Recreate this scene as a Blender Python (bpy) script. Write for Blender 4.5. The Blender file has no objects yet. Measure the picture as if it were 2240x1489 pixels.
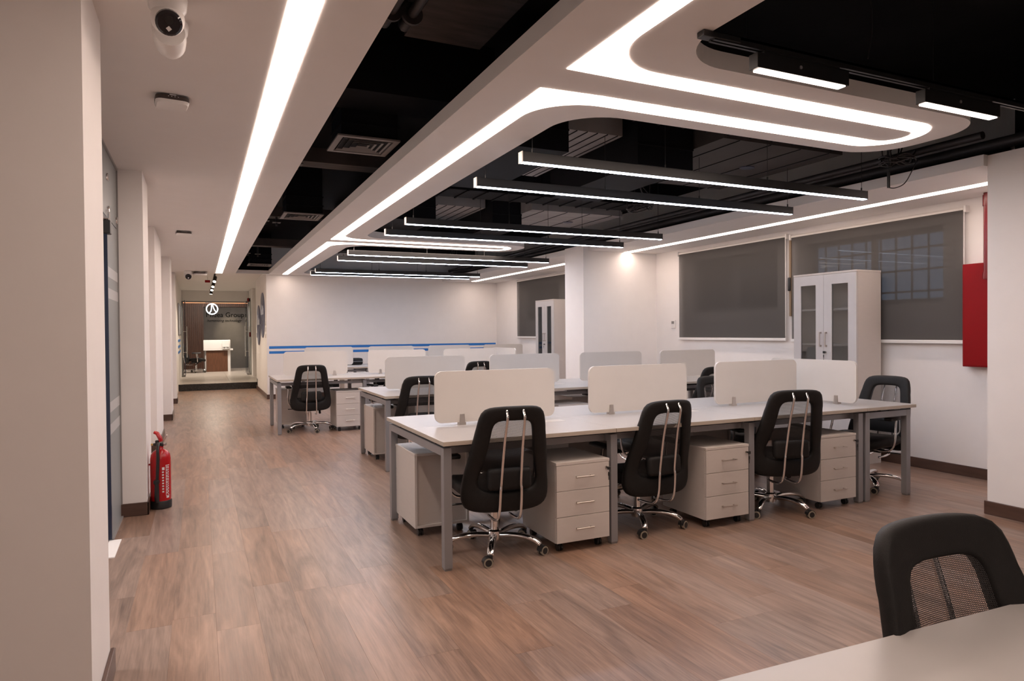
import bpy, bmesh, math, random
from mathutils import Vector, Matrix
random.seed(7)
S = bpy.context.scene
COL = S.collection
PI = math.pi

# ------------------------------------------------------------------ camera, world, exposure
YAW, PITCH, ROLL, CAMH, FPX = 0.43326, -0.012772, 0.0085554, 1.3711, 1478.95
F = Vector((math.sin(YAW)*math.cos(PITCH), math.cos(YAW)*math.cos(PITCH), math.sin(PITCH)))
R0 = Vector((math.cos(YAW), -math.sin(YAW), 0)); U0 = R0.cross(F)
RR = R0*math.cos(ROLL) - U0*math.sin(ROLL); UU = U0*math.cos(ROLL) + R0*math.sin(ROLL)
cam = bpy.data.cameras.new('camera'); cam.sensor_width = 36; cam.lens = FPX*36/2240
cam.clip_start = 0.05; cam.clip_end = 200
co = bpy.data.objects.new('camera', cam); COL.objects.link(co)
co.matrix_world = Matrix(((RR.x, UU.x, -F.x, 0), (RR.y, UU.y, -F.y, 0), (RR.z, UU.z, -F.z, CAMH), (0, 0, 0, 1)))
S.camera = co
w = bpy.data.worlds.new('world'); S.world = w; w.use_nodes = True
w.node_tree.nodes['Background'].inputs[0].default_value = (0.42, 0.55, 0.8, 1)
w.node_tree.nodes['Background'].inputs[1].default_value = 0.45
S.view_settings.view_transform = 'Standard'; S.view_settings.look = 'None'
S.view_settings.gamma = 1; S.view_settings.use_curve_mapping = False
S.view_settings.exposure = 0.2
WARM = (1.0, 0.795, 0.68); COOL = (0.74, 0.82, 1.0)
E_STRIP, E_SOFFIT, E_PEND, E_TRACK = 14.2, 14.5, 41.0, 12.0

# ------------------------------------------------------------------ materials
def nd(nt, t, **kw):
    n = nt.nodes.new(t)
    for k, v in kw.items(): setattr(n, k, v)
    return n
def mat(name, col, rough=0.5, metal=0.0, var=0.06, scale=6.0, bump=0.0, bscale=60.0, spec=0.5, stretch=None):
    m = bpy.data.materials.new(name); m.use_nodes = True
    nt = m.node_tree; b = nt.nodes['Principled BSDF']
    b.inputs['Roughness'].default_value = rough; b.inputs['Metallic'].default_value = metal
    b.inputs['Specular IOR Level'].default_value = spec
    tc = nd(nt, 'ShaderNodeTexCoord'); src = tc.outputs['Object']
    if stretch:
        mp = nd(nt, 'ShaderNodeMapping'); mp.inputs['Scale'].default_value = stretch
        nt.links.new(src, mp.inputs[0]); src = mp.outputs[0]
    n = nd(nt, 'ShaderNodeTexNoise'); n.inputs['Scale'].default_value = scale; n.inputs['Detail'].default_value = 5
    nt.links.new(src, n.inputs['Vector'])
    r = nd(nt, 'ShaderNodeValToRGB')
    r.color_ramp.elements[0].position = 0.25; r.color_ramp.elements[1].position = 0.75
    r.color_ramp.elements[0].color = tuple(max(0, c*(1-var)) for c in col)+(1,)
    r.color_ramp.elements[1].color = tuple(min(1, c*(1+var)) for c in col)+(1,)
    nt.links.new(n.outputs['Fac'], r.inputs[0]); nt.links.new(r.outputs[0], b.inputs['Base Color'])
    if bump:
        n2 = nd(nt, 'ShaderNodeTexNoise'); n2.inputs['Scale'].default_value = bscale
        nt.links.new(src, n2.inputs['Vector'])
        bp = nd(nt, 'ShaderNodeBump'); bp.inputs['Strength'].default_value = bump; bp.inputs['Distance'].default_value = 0.003
        nt.links.new(n2.outputs['Fac'], bp.inputs['Height']); nt.links.new(bp.outputs[0], b.inputs['Normal'])
    return m
def emis(name, col, strength):
    m = bpy.data.materials.new(name); m.use_nodes = True
    nt = m.node_tree; nt.nodes.clear()
    e = nd(nt, 'ShaderNodeEmission'); e.inputs[0].default_value = (*col, 1); e.inputs[1].default_value = strength
    o = nd(nt, 'ShaderNodeOutputMaterial'); nt.links.new(e.outputs[0], o.inputs[0])
    return m
def clear(name, tint, frac, rough=0.02, col=(0.5, 0.5, 0.5), gloss=True):
    """thin clear sheet: light passes straight through except fresnel gloss and a body share"""
    m = bpy.data.materials.new(name); m.use_nodes = True
    nt = m.node_tree; nt.nodes.clear()
    tr = nd(nt, 'ShaderNodeBsdfTransparent'); tr.inputs[0].default_value = (*tint, 1)
    gl = nd(nt, 'ShaderNodeBsdfGlossy'); gl.inputs['Roughness'].default_value = rough
    fr = nd(nt, 'ShaderNodeFresnel'); fr.inputs[0].default_value = 1.45
    mx = nd(nt, 'ShaderNodeMixShader'); nt.links.new(fr.outputs[0], mx.inputs[0])
    nt.links.new(tr.outputs[0], mx.inputs[1]); nt.links.new(gl.outputs[0], mx.inputs[2])
    if not gloss:
        nt.links.remove(mx.inputs[0].links[0]); mx.inputs[0].default_value = 0
    di = nd(nt, 'ShaderNodeBsdfDiffuse'); di.inputs[0].default_value = (*col, 1)
    m2 = nd(nt, 'ShaderNodeMixShader'); m2.inputs[0].default_value = frac
    nt.links.new(mx.outputs[0], m2.inputs[1]); nt.links.new(di.outputs[0], m2.inputs[2])
    o = nd(nt, 'ShaderNodeOutputMaterial'); nt.links.new(m2.outputs[0], o.inputs[0])
    return m
def mesh_fabric(name, col, cell, thr):
    """woven mesh: dark threads round small see-through holes"""
    m = bpy.data.materials.new(name); m.use_nodes = True
    nt = m.node_tree; nt.nodes.clear()
    tc = nd(nt, 'ShaderNodeTexCoord')
    mp = nd(nt, 'ShaderNodeMapping'); mp.inputs['Scale'].default_value = (1/cell, 0, 1.25/cell); mp.inputs['Rotation'].default_value = (0, 0.0, 0)
    nt.links.new(tc.outputs['Object'], mp.inputs[0])
    sp = nd(nt, 'ShaderNodeSeparateXYZ'); nt.links.new(mp.outputs[0], sp.inputs[0])
    def mth(op, a, b=None):
        n = nd(nt, 'ShaderNodeMath', operation=op)
        for i, v in enumerate((a, b)):
            if v is None: continue
            if isinstance(v, (int, float)): n.inputs[i].default_value = v
            else: nt.links.new(v, n.inputs[i])
        return n.outputs[0]
    row = mth('FLOOR', sp.outputs[2]); off = mth('MULTIPLY', mth('MODULO', row, 2.0), 0.5)
    fx = mth('SUBTRACT', mth('FRACT', mth('ADD', sp.outputs[0], off)), 0.5)
    fz = mth('SUBTRACT', mth('FRACT', sp.outputs[2]), 0.5)
    d = mth('ADD', mth('MULTIPLY', fx, fx), mth('MULTIPLY', fz, fz))
    hole = mth('LESS_THAN', d, thr)
    tr = nd(nt, 'ShaderNodeBsdfTransparent')
    b = nd(nt, 'ShaderNodeBsdfPrincipled'); b.inputs['Base Color'].default_value = (*col, 1); b.inputs['Roughness'].default_value = 0.7
    mx = nd(nt, 'ShaderNodeMixShader'); nt.links.new(hole, mx.inputs[0]); nt.links.new(b.outputs[0], mx.inputs[1]); nt.links.new(tr.outputs[0], mx.inputs[2])
    o = nd(nt, 'ShaderNodeOutputMaterial'); nt.links.new(mx.outputs[0], o.inputs[0])
    return m
def plank_mat():
    m = bpy.data.materials.new('oak_laminate'); m.use_nodes = True
    nt = m.node_tree; b = nt.nodes['Principled BSDF']; L = nt.links.new
    ge = nd(nt, 'ShaderNodeNewGeometry'); oi = nd(nt, 'ShaderNodeObjectInfo')
    ad = nd(nt, 'ShaderNodeMath', operation='ADD'); L(ge.outputs['Random Per Island'], ad.inputs[0]); L(oi.outputs['Random'], ad.inputs[1])
    fr = nd(nt, 'ShaderNodeMath', operation='FRACT'); L(ad.outputs[0], fr.inputs[0])
    sc = nd(nt, 'ShaderNodeMath', operation='MULTIPLY'); L(fr.outputs[0], sc.inputs[0]); sc.inputs[1].default_value = 37.0
    cb = nd(nt, 'ShaderNodeCombineXYZ'); L(sc.outputs[0], cb.inputs[0]); L(sc.outputs[0], cb.inputs[1])
    va = nd(nt, 'ShaderNodeVectorMath', operation='ADD'); L(ge.outputs['Position'], va.inputs[0]); L(cb.outputs[0], va.inputs[1])
    mp = nd(nt, 'ShaderNodeMapping'); mp.inputs['Scale'].default_value = (9, 1.1, 1); L(va.outputs[0], mp.inputs[0])
    n1 = nd(nt, 'ShaderNodeTexNoise'); n1.inputs['Scale'].default_value = 1.0; n1.inputs['Detail'].default_value = 6; n1.inputs['Distortion'].default_value = 1.4; n1.inputs['Roughness'].default_value = 0.6
    L(mp.outputs[0], n1.inputs['Vector'])
    mp2 = nd(nt, 'ShaderNodeMapping'); mp2.inputs['Scale'].default_value = (120, 5, 1); L(va.outputs[0], mp2.inputs[0])
    n2 = nd(nt, 'ShaderNodeTexNoise'); n2.inputs['Scale'].default_value = 1.0; n2.inputs['Detail'].default_value = 3; L(mp2.outputs[0], n2.inputs['Vector'])
    mx = nd(nt, 'ShaderNodeMath', operation='MULTIPLY_ADD'); L(n2.outputs['Fac'], mx.inputs[0]); mx.inputs[1].default_value = 0.42; 
    m1 = nd(nt, 'ShaderNodeMath', operation='MULTIPLY'); L(n1.outputs['Fac'], m1.inputs[0]); m1.inputs[1].default_value = 0.75; L(m1.outputs[0], mx.inputs[2])
    mp3 = nd(nt, 'ShaderNodeMapping'); mp3.inputs['Scale'].default_value = (1, 0.16, 1); L(va.outputs[0], mp3.inputs[0])
    wv = nd(nt, 'ShaderNodeTexWave'); wv.wave_type = 'RINGS'; wv.rings_direction = 'Z'; wv.inputs['Scale'].default_value = 7.0; wv.inputs['Distortion'].default_value = 9.0; wv.inputs['Detail'].default_value = 3; wv.inputs['Detail Scale'].default_value = 1.6
    L(mp3.outputs[0], wv.inputs['Vector'])
    wm = nd(nt, 'ShaderNodeMath', operation='MULTIPLY_ADD'); L(wv.outputs['Fac'], wm.inputs[0]); wm.inputs[1].default_value = 0.055; L(mx.outputs[0], wm.inputs[2])
    r = nd(nt, 'ShaderNodeValToRGB'); r.color_ramp.elements[0].position = 0.36; r.color_ramp.elements[1].position = 0.82
    r.color_ramp.elements[0].color = (0.112, 0.069, 0.049, 1); r.color_ramp.elements[1].color = (0.362, 0.228, 0.164, 1)
    L(wm.outputs[0], r.inputs[0])
    hs = nd(nt, 'ShaderNodeHueSaturation'); L(r.outputs[0], hs.inputs['Color'])
    mr = nd(nt, 'ShaderNodeMapRange'); L(fr.outputs[0], mr.inputs[0]); mr.inputs[3].default_value = 0.93; mr.inputs[4].default_value = 1.07; L(mr.outputs[0], hs.inputs['Value'])
    s2 = nd(nt, 'ShaderNodeMath', operation='MULTIPLY'); L(fr.outputs[0], s2.inputs[0]); s2.inputs[1].default_value = 7.13
    f2 = nd(nt, 'ShaderNodeMath', operation='FRACT'); L(s2.outputs[0], f2.inputs[0])
    mr2 = nd(nt, 'ShaderNodeMapRange'); L(f2.outputs[0], mr2.inputs[0]); mr2.inputs[3].default_value = 0.80; mr2.inputs[4].default_value = 1.08; L(mr2.outputs[0], hs.inputs['Saturation'])
    L(hs.outputs[0], b.inputs['Base Color'])
    mr3 = nd(nt, 'ShaderNodeMapRange'); L(n2.outputs['Fac'], mr3.inputs[0]); mr3.inputs[3].default_value = 0.25; mr3.inputs[4].default_value = 0.42; L(mr3.outputs[0], b.inputs['Roughness'])
    bp = nd(nt, 'ShaderNodeBump'); bp.inputs['Strength'].default_value = 0.12; bp.inputs['Distance'].default_value = 0.001; L(n2.outputs['Fac'], bp.inputs['Height']); L(bp.outputs[0], b.inputs['Normal'])
    return m

M = dict(
    redx=mat('extinguisher_red', (0.40, 0.0025, 0.006), 0.25, var=0.04, scale=3),
    wall=mat('wall_paint', (0.82, 0.785, 0.76), 0.75, var=0.015, bump=0.05, bscale=90, spec=0.25),
    ceil=mat('ceiling_paint', (0.80, 0.775, 0.755), 0.8, var=0.012, bump=0.03, bscale=70, spec=0.2),
    black=mat('black_soffit_paint', (0.0055, 0.005, 0.0055), 0.6, var=0.35, scale=2.5, bump=0.25, bscale=18, spec=0.06),
    duct=mat('black_duct_metal', (0.009, 0.009, 0.0105), 0.65, var=0.25, scale=3, spec=0.08),
    ductgrey=mat('grey_duct_sheet', (0.30, 0.285, 0.28), 0.6, metal=0.0, var=0.2, scale=2.0, stretch=(1, 3, 1)),
    concrete=mat('dark_board_concrete', (0.055, 0.043, 0.038), 0.75, var=0.5, scale=3.5, stretch=(1, 4, 1), bump=0.4, bscale=12),
    pipe=mat('dark_painted_pipe', (0.035, 0.030, 0.030), 0.5, var=0.2),
    diff=mat('diffuser_paint', (0.20, 0.18, 0.17), 0.5, var=0.08),
    base=mat('brown_skirting_tile', (0.085, 0.045, 0.032), 0.35, var=0.25, scale=4, stretch=(1, 1, 6)),
    desk=mat('desk_white_laminate', (0.40, 0.377, 0.362), 0.33, var=0.015, scale=14),
    edge=mat('desk_edge_band', (0.46, 0.40, 0.335), 0.45, var=0.04),
    screen=mat('screen_laminate', (0.268, 0.235, 0.210), 0.45, var=0.015, scale=9),
    sedge=mat('screen_edge_band', (0.60, 0.56, 0.52), 0.4, var=0.02),
    steel=mat('silver_powder_coat', (0.27, 0.265, 0.275), 0.38, metal=0.3, var=0.03),
    cab=mat('pedestal_laminate', (0.575, 0.525, 0.49), 0.45, var=0.02, scale=10, stretch=(1, 1, 5)),
    cabd=mat('cabinet_laminate', (0.58, 0.55, 0.535), 0.42, var=0.02, scale=10),
    nickel=mat('satin_nickel', (0.55, 0.50, 0.46), 0.3, metal=0.9, var=0.03),
    chrome=mat('chrome', (0.78, 0.77, 0.77), 0.09, metal=1.0, var=0.01),
    bfab=mat('black_upholstery', (0.0085, 0.0075, 0.0072), 0.6, var=0.2, scale=40, bump=0.25, bscale=500, spec=0.3),
    bplas=mat('black_plastic', (0.014, 0.0135, 0.014), 0.38, var=0.1),
    wheel=mat('caster_grey_tread', (0.30, 0.26, 0.20), 0.5, var=0.05),
    bmesh_=mesh_fabric('black_back_mesh', (0.02, 0.018, 0.018), 0.0048, 0.125),
    bcover=mesh_fabric('black_knit_cover', (0.022, 0.020, 0.021), 0.004, 0.0),
    fab=clear('blind_screen_fabric', (1, 1, 1), 0.83, 0.4, (0.086, 0.082, 0.078), False),
    white=mat('white_plastic', (0.76, 0.74, 0.72), 0.35, var=0.015),
    alu=mat('white_aluminium', (0.74, 0.70, 0.66), 0.4, var=0.02),
    red=mat('red_enamel', (0.235, 0.0006, 0.003), 0.4, spec=0.2, var=0.06, scale=3),
    redpipe=mat('red_pipe_paint', (0.16, 0.004, 0.007), 0.25, var=0.12, bump=0.1, bscale=40),
    blue=mat('blue_vinyl', (0.010, 0.17, 0.56), 0.45, var=0.02),
    navy=mat('slate_blue_print', (0.085, 0.095, 0.17), 0.3, var=0.35, scale=5),
    pale=mat('pale_print', (0.70, 0.72, 0.78), 0.3, var=0.2, scale=18),
    glassf=clear('satin_glass', (0.9, 0.93, 0.92), 0.62, 0.35, (0.36, 0.375, 0.37)),
    glasst=clear('tinted_door_glass', (0.82, 0.83, 0.83), 0.03, 0.01, (0.3, 0.31, 0.31)),
    glass=clear('clear_glass', (0.90, 0.94, 0.93), 0.04, 0.01, (0.45, 0.5, 0.5)),
    gedge=mat('glass_cut_edge', (0.012, 0.02, 0.045), 0.2, var=0.05),
    frost=clear('frosted_film', (1, 1, 1), 0.45, 0.3, (0.75, 0.75, 0.74)),
    pane=clear('window_pane', (0.8, 0.85, 0.86), 0.0, 0.01),
    frame=mat('window_frame', (0.26, 0.25, 0.245), 0.45, var=0.03),
    tile=mat('beige_floor_tile', (0.46, 0.41, 0.36), 0.28, var=0.07, scale=5),
    terr=mat('dark_speckled_granite', (0.016, 0.015, 0.013), 0.22, var=0.9, scale=55),
    wood=mat('reception_walnut', (0.13, 0.053, 0.026), 0.4, var=0.35, scale=4, stretch=(12, 12, 1)),
    slat=mat('walnut_slat', (0.062, 0.025, 0.014), 0.5, var=0.25, scale=4, stretch=(9, 9, 1)),
    grey=mat('grey_plaster_panel', (0.088, 0.081, 0.076), 0.7, var=0.12, scale=3),
    ink=mat('black_lettering', (0.004, 0.004, 0.004), 0.8, var=0.05, spec=0.05),
    yellow=mat('yellow_tape', (0.6, 0.40, 0.05), 0.5, var=0.05),
    screen_off=mat('dark_glass_face', (0.012, 0.012, 0.016), 0.08, var=0.1),
    lbl=mat('white_print', (0.72, 0.70, 0.70), 0.5, var=0.03),
    brass=mat('brass_fitting', (0.62, 0.42, 0.16), 0.3, metal=0.9, var=0.05),
    e_strip=emis('warm_light_panel', WARM, E_STRIP), e_soffit=emis('warm_light_line', WARM, E_SOFFIT),
    e_pend=emis('cool_light_line', COOL, E_PEND), e_track=emis('warm_track_diffuser', WARM, E_TRACK),
    e_sign=emis('sign_white_led', (0.9, 0.93, 1.0), 3.0), e_cop=emis('amber_cove', (1.0, 0.42, 0.2), 1.6),
    e_spot=emis('spot_lens', (1.0, 0.86, 0.66), 8.0),
    plank=plank_mat(),
)

# ------------------------------------------------------------------ geometry helpers
def nb(): return bmesh.new()
def bx(bm, x0, x1, y0, y1, z0, z1, bev=0.0, seg=2, rot=None, at=None):
    r = bmesh.ops.create_cube(bm, size=1.0); vs = r['verts']
    for v in vs:
        v.co = Vector(((x0+x1)/2+v.co.x*(x1-x0), (y0+y1)/2+v.co.y*(y1-y0), (z0+z1)/2+v.co.z*(z1-z0)))
    if bev:
        es = list({e for v in vs for e in v.link_edges})
        g = bmesh.ops.bevel(bm, geom=es, offset=bev, segments=seg, profile=0.5, affect='EDGES')
        vs = list({v for f in g['faces'] for v in f.verts} | {v for v in vs if v.is_valid})
    if rot is not None:
        bmesh.ops.rotate(bm, verts=vs, cent=at or (0, 0, 0), matrix=rot)
    return vs
def prism(bm, pts, z0, z1):
    """closed outline in x,y extruded in z"""
    a = [bm.verts.new((x, y, z0)) for x, y in pts]; b = [bm.verts.new((x, y, z1)) for x, y in pts]
    n = len(pts)
    bm.faces.new(a[::-1]); bm.faces.new(b)
    for i in range(n):
        j = (i+1) % n; bm.faces.new((a[i], a[j], b[j], b[i]))
    return a+b
def plate(bm, pts, axis, t0, t1):
    """closed outline extruded along another axis; pts are the two remaining coordinates in order"""
    def P(u, v, t): return {'x': (t, u, v), 'y': (u, t, v), 'z': (u, v, t)}[axis]
    a = [bm.verts.new(P(u, v, t0)) for u, v in pts]; b = [bm.verts.new(P(u, v, t1)) for u, v in pts]
    n = len(pts); bm.faces.new(a); bm.faces.new(b[::-1])
    for i in range(n):
        j = (i+1) % n; bm.faces.new((a[j], a[i], b[i], b[j]))
    return a+b
def rrect(u0, u1, v0, v1, r, n=6):
    out = []
    for cx, cy, a0 in ((u1-r, v1-r, 0), (u0+r, v1-r, PI/2), (u0+r, v0+r, PI), (u1-r, v0+r, 3*PI/2)):
        for i in range(n+1):
            a = a0+PI/2*i/n; out.append((cx+r*math.cos(a), cy+r*math.sin(a)))
    return out
def tube(bm, pts, r, n=10, flat=None):
    pts = [Vector(p) for p in pts]; rings = []
    up = None
    for i, p in enumerate(pts):
        t = (pts[min(i+1, len(pts)-1)]-pts[max(i-1, 0)]).normalized()
        if up is None:
            up = Vector((0, 0, 1)) if abs(t.z) < 0.9 else Vector((1, 0, 0))
        s = t.cross(up).normalized(); u = s.cross(t).normalized(); up = u
        rr = r[i] if isinstance(r, (list, tuple)) else r
        k = flat[i] if isinstance(flat, (list, tuple)) else (flat or 1.0)
        rings.append([bm.verts.new(p+s*rr*math.cos(2*PI*j/n)+u*rr*k*math.sin(2*PI*j/n)) for j in range(n)])
    for a, b in zip(rings, rings[1:]):
        for j in range(n): bm.faces.new((a[j], a[(j+1) % n], b[(j+1) % n], b[j]))
    bm.faces.new(rings[0][::-1]); bm.faces.new(rings[-1])
def cyl(bm, p0, p1, r, n=20): tube(bm, [p0, p1], r, n)
def lathe(bm, prof, c=(0, 0, 0), n=28, axis='z'):
    rings = []
    for r, z in prof:
        ring = []
        for j in range(n):
            a = 2*PI*j/n; q = (r*math.cos(a), r*math.sin(a), z)
            if axis == 'y': q = (q[0], q[2], q[1])
            if axis == 'x': q = (q[2], q[0], q[1])
            ring.append(bm.verts.new((c[0]+q[0], c[1]+q[1], c[2]+q[2])))
        rings.append(ring)
    for a, b in zip(rings, rings[1:]):
        for j in range(n): bm.faces.new((a[j], a[(j+1) % n], b[(j+1) % n], b[j]))
    bm.faces.new(rings[0]); bm.faces.new(rings[-1])
def spline(pts, n=6):
    """Catmull-Rom through points"""
    P = [Vector(p) for p in pts]; out = []
    for i in range(len(P)-1):
        a, b, c, d = P[max(i-1, 0)], P[i], P[i+1], P[min(i+2, len(P)-1)]
        for k in range(n):
            t = k/n
            out.append(0.5*((2*b)+(c-a)*t+(2*a-5*b+4*c-d)*t*t+(3*b-a-3*c+d)*t**3))
    out.append(P[-1]); return out
def link(name, me, parent=None):
    o = bpy.data.objects.new(name, me); COL.objects.link(o)
    if parent is not None: o.parent = parent
    return o
def obj(name, bm, m, parent=None, smooth=False, edge=None):
    bmesh.ops.recalc_face_normals(bm, faces=bm.faces[:])
    me = bpy.data.meshes.new(name); bm.to_mesh(me); bm.free()
    for x in (m if isinstance(m, (list, tuple)) else [m]): me.materials.append(x)
    if smooth:
        for p in me.polygons: p.use_smooth = True
        if edge is not None:
            try: me.set_sharp_from_angle(angle=math.radians(edge))
            except Exception: pass
    return link(name, me, parent)
def thing(name, label, cat, loc=(0, 0, 0), rz=0.0, group=None):
    o = link(name, None); o.location = loc; o.rotation_euler = (0, 0, rz)
    o['label'] = label; o['category'] = cat
    if group: o['group'] = group
    o.empty_display_size = 0.1
    return o
def tag(o, label, cat, group=None):
    o['label'] = label; o['category'] = cat
    if group: o['group'] = group
    return o
def struct(name, bm, m, parent=None, **k):
    o = obj(name, bm, m, parent, **k)
    if parent is None: o['kind'] = 'structure'
    return o
def dup(root, label, loc=None, rz=None, group=None):
    def cp(o, par):
        c = o.copy(); COL.objects.link(c)
        if par is not None: c.parent = par
        for ch in list(KIDS.get(o.name, [])): cp(ch, c)
        return c
    KIDS = {}
    for o in bpy.data.objects:
        if o.parent: KIDS.setdefault(o.parent.name, []).append(o)
    r = cp(root, None); r['label'] = label
    if loc is not None: r.location = loc
    if rz is not None: r.rotation_euler = (0, 0, rz)
    if group: r['group'] = group
    return r
def box(name, m, x0, x1, y0, y1, z0, z1, parent=None, bev=0.0, structure=True):
    bm = nb(); bx(bm, x0, x1, y0, y1, z0, z1, bev)
    return struct(name, bm, m, parent) if structure else obj(name, bm, m, parent)

# ------------------------------------------------------------------ room shell
ZC, ZS, ZB = 2.618, 2.555, 3.35          # white ceiling, window soffit, black slab
WX, WX2, YB = 6.43, 6.55, 15.04          # window wall (near bay, far bay), end wall

# floor: slab, then planks one by one
fl = box('floor', M['black'], -4.2, 6.8, -3.2, 18.25, -0.12, -0.0085)
PW, PL, X0 = 0.1905, 1.19, -4.135
def plank_bm(x, y, l, bm=None):
    bm = bm or nb(); h = 0.0085; c = 0.0004; g = 0.0001
    a = [(x+g, y+g), (x+PW-g, y+g), (x+PW-g, y+l-g), (x+g, y+l-g)]
    b = [(x+g+c, y+g+c), (x+PW-g-c, y+g+c), (x+PW-g-c, y+l-g-c), (x+g+c, y+l-g-c)]
    lo = [bm.verts.new((p, q, -h)) for p, q in a]; mi = [bm.verts.new((p, q, -c)) for p, q in a]; hi = [bm.verts.new((p, q, 0)) for p, q in b]
    bm.faces.new(hi)
    for i in range(4):
        j = (i+1) % 4
        bm.faces.new((lo[i], lo[j], mi[j], mi[i])); bm.faces.new((mi[i], mi[j], hi[j], hi[i]))
    return bm
def pix(x, y, z):
    d = Vector((x, y, z-CAMH)); f = d.dot(F)
    if f < 0.05: return None
    return 1120+FPX*d.dot(RR)/f, 744.5-FPX*d.dot(UU)/f, f
near, rest = [], []
nx = int((6.42+4.13)/PW)+1
offs = {}
for i in range(nx):
    x = X0+i*PW; o_ = random.uniform(0, PL)
    if abs(x+0.325) < 0.05: o_ = 0.0
    y = 3.568-6*PL+o_-PL
    while y < 18.2:
        l = min(PL, 18.2-y)
        if l > 0.02:
            best = None
            for s, t in ((.1, .1), (.9, .1), (.5, .5), (.1, .9), (.9, .9)):
                p = pix(x+PW*s, y+l*t, 0)
                if p and -30 < p[0] < 2270 and -30 < p[1] < 1520 and x > -0.62: best = min(best or 99, p[2])
            (near if best is not None and l == PL else rest).append((best or 99, x, y, l))
        y += PL
near.sort(); rest += near[296:]; near = near[:296]
pm = bpy.data.meshes.new('plank'); b_ = plank_bm(0, 0, PL); bmesh.ops.recalc_face_normals(b_, faces=b_.faces[:]); b_.to_mesh(pm); b_.free(); pm.materials.append(M['plank'])
for _, x, y, l in near:
    o = link('plank', pm, fl); o.location = (x, y, 0)
bm = nb()
for _, x, y, l in rest: plank_bm(x, y, l, bm)
o = obj('planks_beyond', bm, M['plank'], fl); o['kind'] = 'stuff'

# walls
box('wall_back', M['wall'], 1.29, 6.8, YB, YB+0.2, 0, ZB)
box('wall_upper_back', M['black'], -4.2, 1.29, YB, YB+0.1, 2.79, ZB)
box('wall_behind', M['wall'], -4.2, 6.8, -3.2, -3.0, 0, ZB)
box('wall_far_left', M['wall'], -4.2, -4.0, -3.0, 5.85, 0, ZB)
# window wall: piers round real openings
def window_wall(name, x, y0, y1, opens, z0=1.62, z1=2.36):
    bm = nb(); ys = [y0]
    for a, b in opens: ys += [a, b]
    ys.append(y1)
    bx(bm, x, x+0.2, y0, y1, 0, z0); bx(bm, x, x+0.2, y0, y1, z1, ZB)
    for a, b in zip(ys[::2], ys[1::2]): bx(bm, x, x+0.2, a, b, z0, z1)
    return struct(name, bm, M['wall'])
OP1 = [(4.12, 5.72), (6.15, 7.72)]; OP2 = [(10.0, 11.6), (11.9, 13.4)]
window_wall('wall_right', WX, -3.0, 9.0, OP1)
window_wall('wall_right', WX2, 9.0, YB+0.1, OP2)
n_ = 0
for x, ops in ((WX, OP1), (WX2, OP2)):
    for a, b in ops:
        n_ += 1; bm = nb(); z0, z1 = 1.62, 2.36
        for y in (a, (a+b)/2-0.025, b-0.05): bx(bm, x+0.09, x+0.14, y, y+0.05, z0, z1)
        for z in (z0, z1-0.05): bx(bm, x+0.09, x+0.14, a, b, z, z+0.05)
        fr = struct('window_%d' % n_, bm, M['frame'])
        bm = nb(); bx(bm, x+0.112, x+0.118, a+0.04, b-0.04, z0+0.04, z1-0.04); obj('pane', bm, M['pane'], fr)
        for k in range(9):
            bm = nb(); y = a+0.1+k*(b-a-0.2)/8; bx(bm, x+0.21, x+0.225, y, y+0.015, z0-0.05, z1+0.05); obj('grille_bar', bm, M['frame'], fr)
        for k in range(3):
            bm = nb(); z = z0+0.12+k*0.22; bx(bm, x+0.207, x+0.21, a, b, z, z+0.02); obj('grille_rail', bm, M['frame'], fr)
# piers in front of the window wall
bm = nb(); bx(bm, 5.125, WX2+0.1, 8.565, 9.115, 0, 2.637); struct('wall_pier', bm, M['wall'])
box('wall_near_right', M['wall'], 5.262, WX+0.1, -3.0, 3.045, 0, 2.633)
box('wall_upper_pier', M['black'], 5.6, WX+0.1, -3.0, 3.045, 2.633, ZB)
# left side: pillars and recesses
def pillar(name, x0, x1, y0, y1, z1=2.63):
    return box(name, M['wall'], x0, x1, y0, y1, 0, z1)
pillar('wall_left', -1.6, -0.345, 2.67, 3.165)
pillar('wall_left', -4.0, -0.378, 5.853, 6.42)
pillar('wall_left', -0.9, -0.455, 8.80, 10.3)
pillar('wall_left', -0.9, -0.415, 12.12, 12.9)
pillar('wall_left', -0.9, -0.422, 15.06, 15.55)
pillar('wall_left', -0.9, -0.470, 16.96, 22.6, 2.76)
box('wall_left_recess', M['wall'], -0.9, -0.66, 6.42, 16.96, 0, 2.63)
# skirting
def skirt(name, x0, x1, y0, y1): box(name, M['base'], x0, x1, y0, y1, 0, 0.098, bev=0.004)
skirt('baseboard_right', WX-0.014, WX, 3.05, 8.565); skirt('baseboard_right', WX2-0.014, WX2, 9.115, YB)
skirt('baseboard_near_right', 5.246, 5.262, -3.0, 3.061)
skirt('baseboard_back', 1.29, WX2, YB-0.014, YB); skirt('baseboard_pier', 5.11, WX, 8.55, 8.565); skirt('baseboard_pier', 5.11, 5.125, 8.55, 9.13)
skirt('baseboard_left', -0.345, -0.327, 2.66, 3.18); skirt('baseboard_left', -4.0, -0.364, 5.838, 5.853); skirt('baseboard_left', -0.378, -0.364, 5.838, 6.43)
skirt('baseboard_left', -0.66, -0.441, 8.786, 8.80); skirt('baseboard_left', -0.455, -0.441, 8.786, 10.31)
skirt('baseboard_left', -0.66, -0.401, 12.106, 12.12); skirt('baseboard_left', -0.415, -0.401, 12.106, 12.91)
skirt('baseboard_left', -0.66, -0.408, 15.046, 15.06); skirt('baseboard_left', -0.422, -0.408, 15.046, 15.56)
skirt('baseboard_left', -0.66, -0.456, 16.946, 16.96); skirt('baseboard_corridor', 1.275, 1.29, YB-0.02, 17.95)
skirt('baseboard_left', -0.66, -0.646, 6.43, 15.06)

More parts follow.
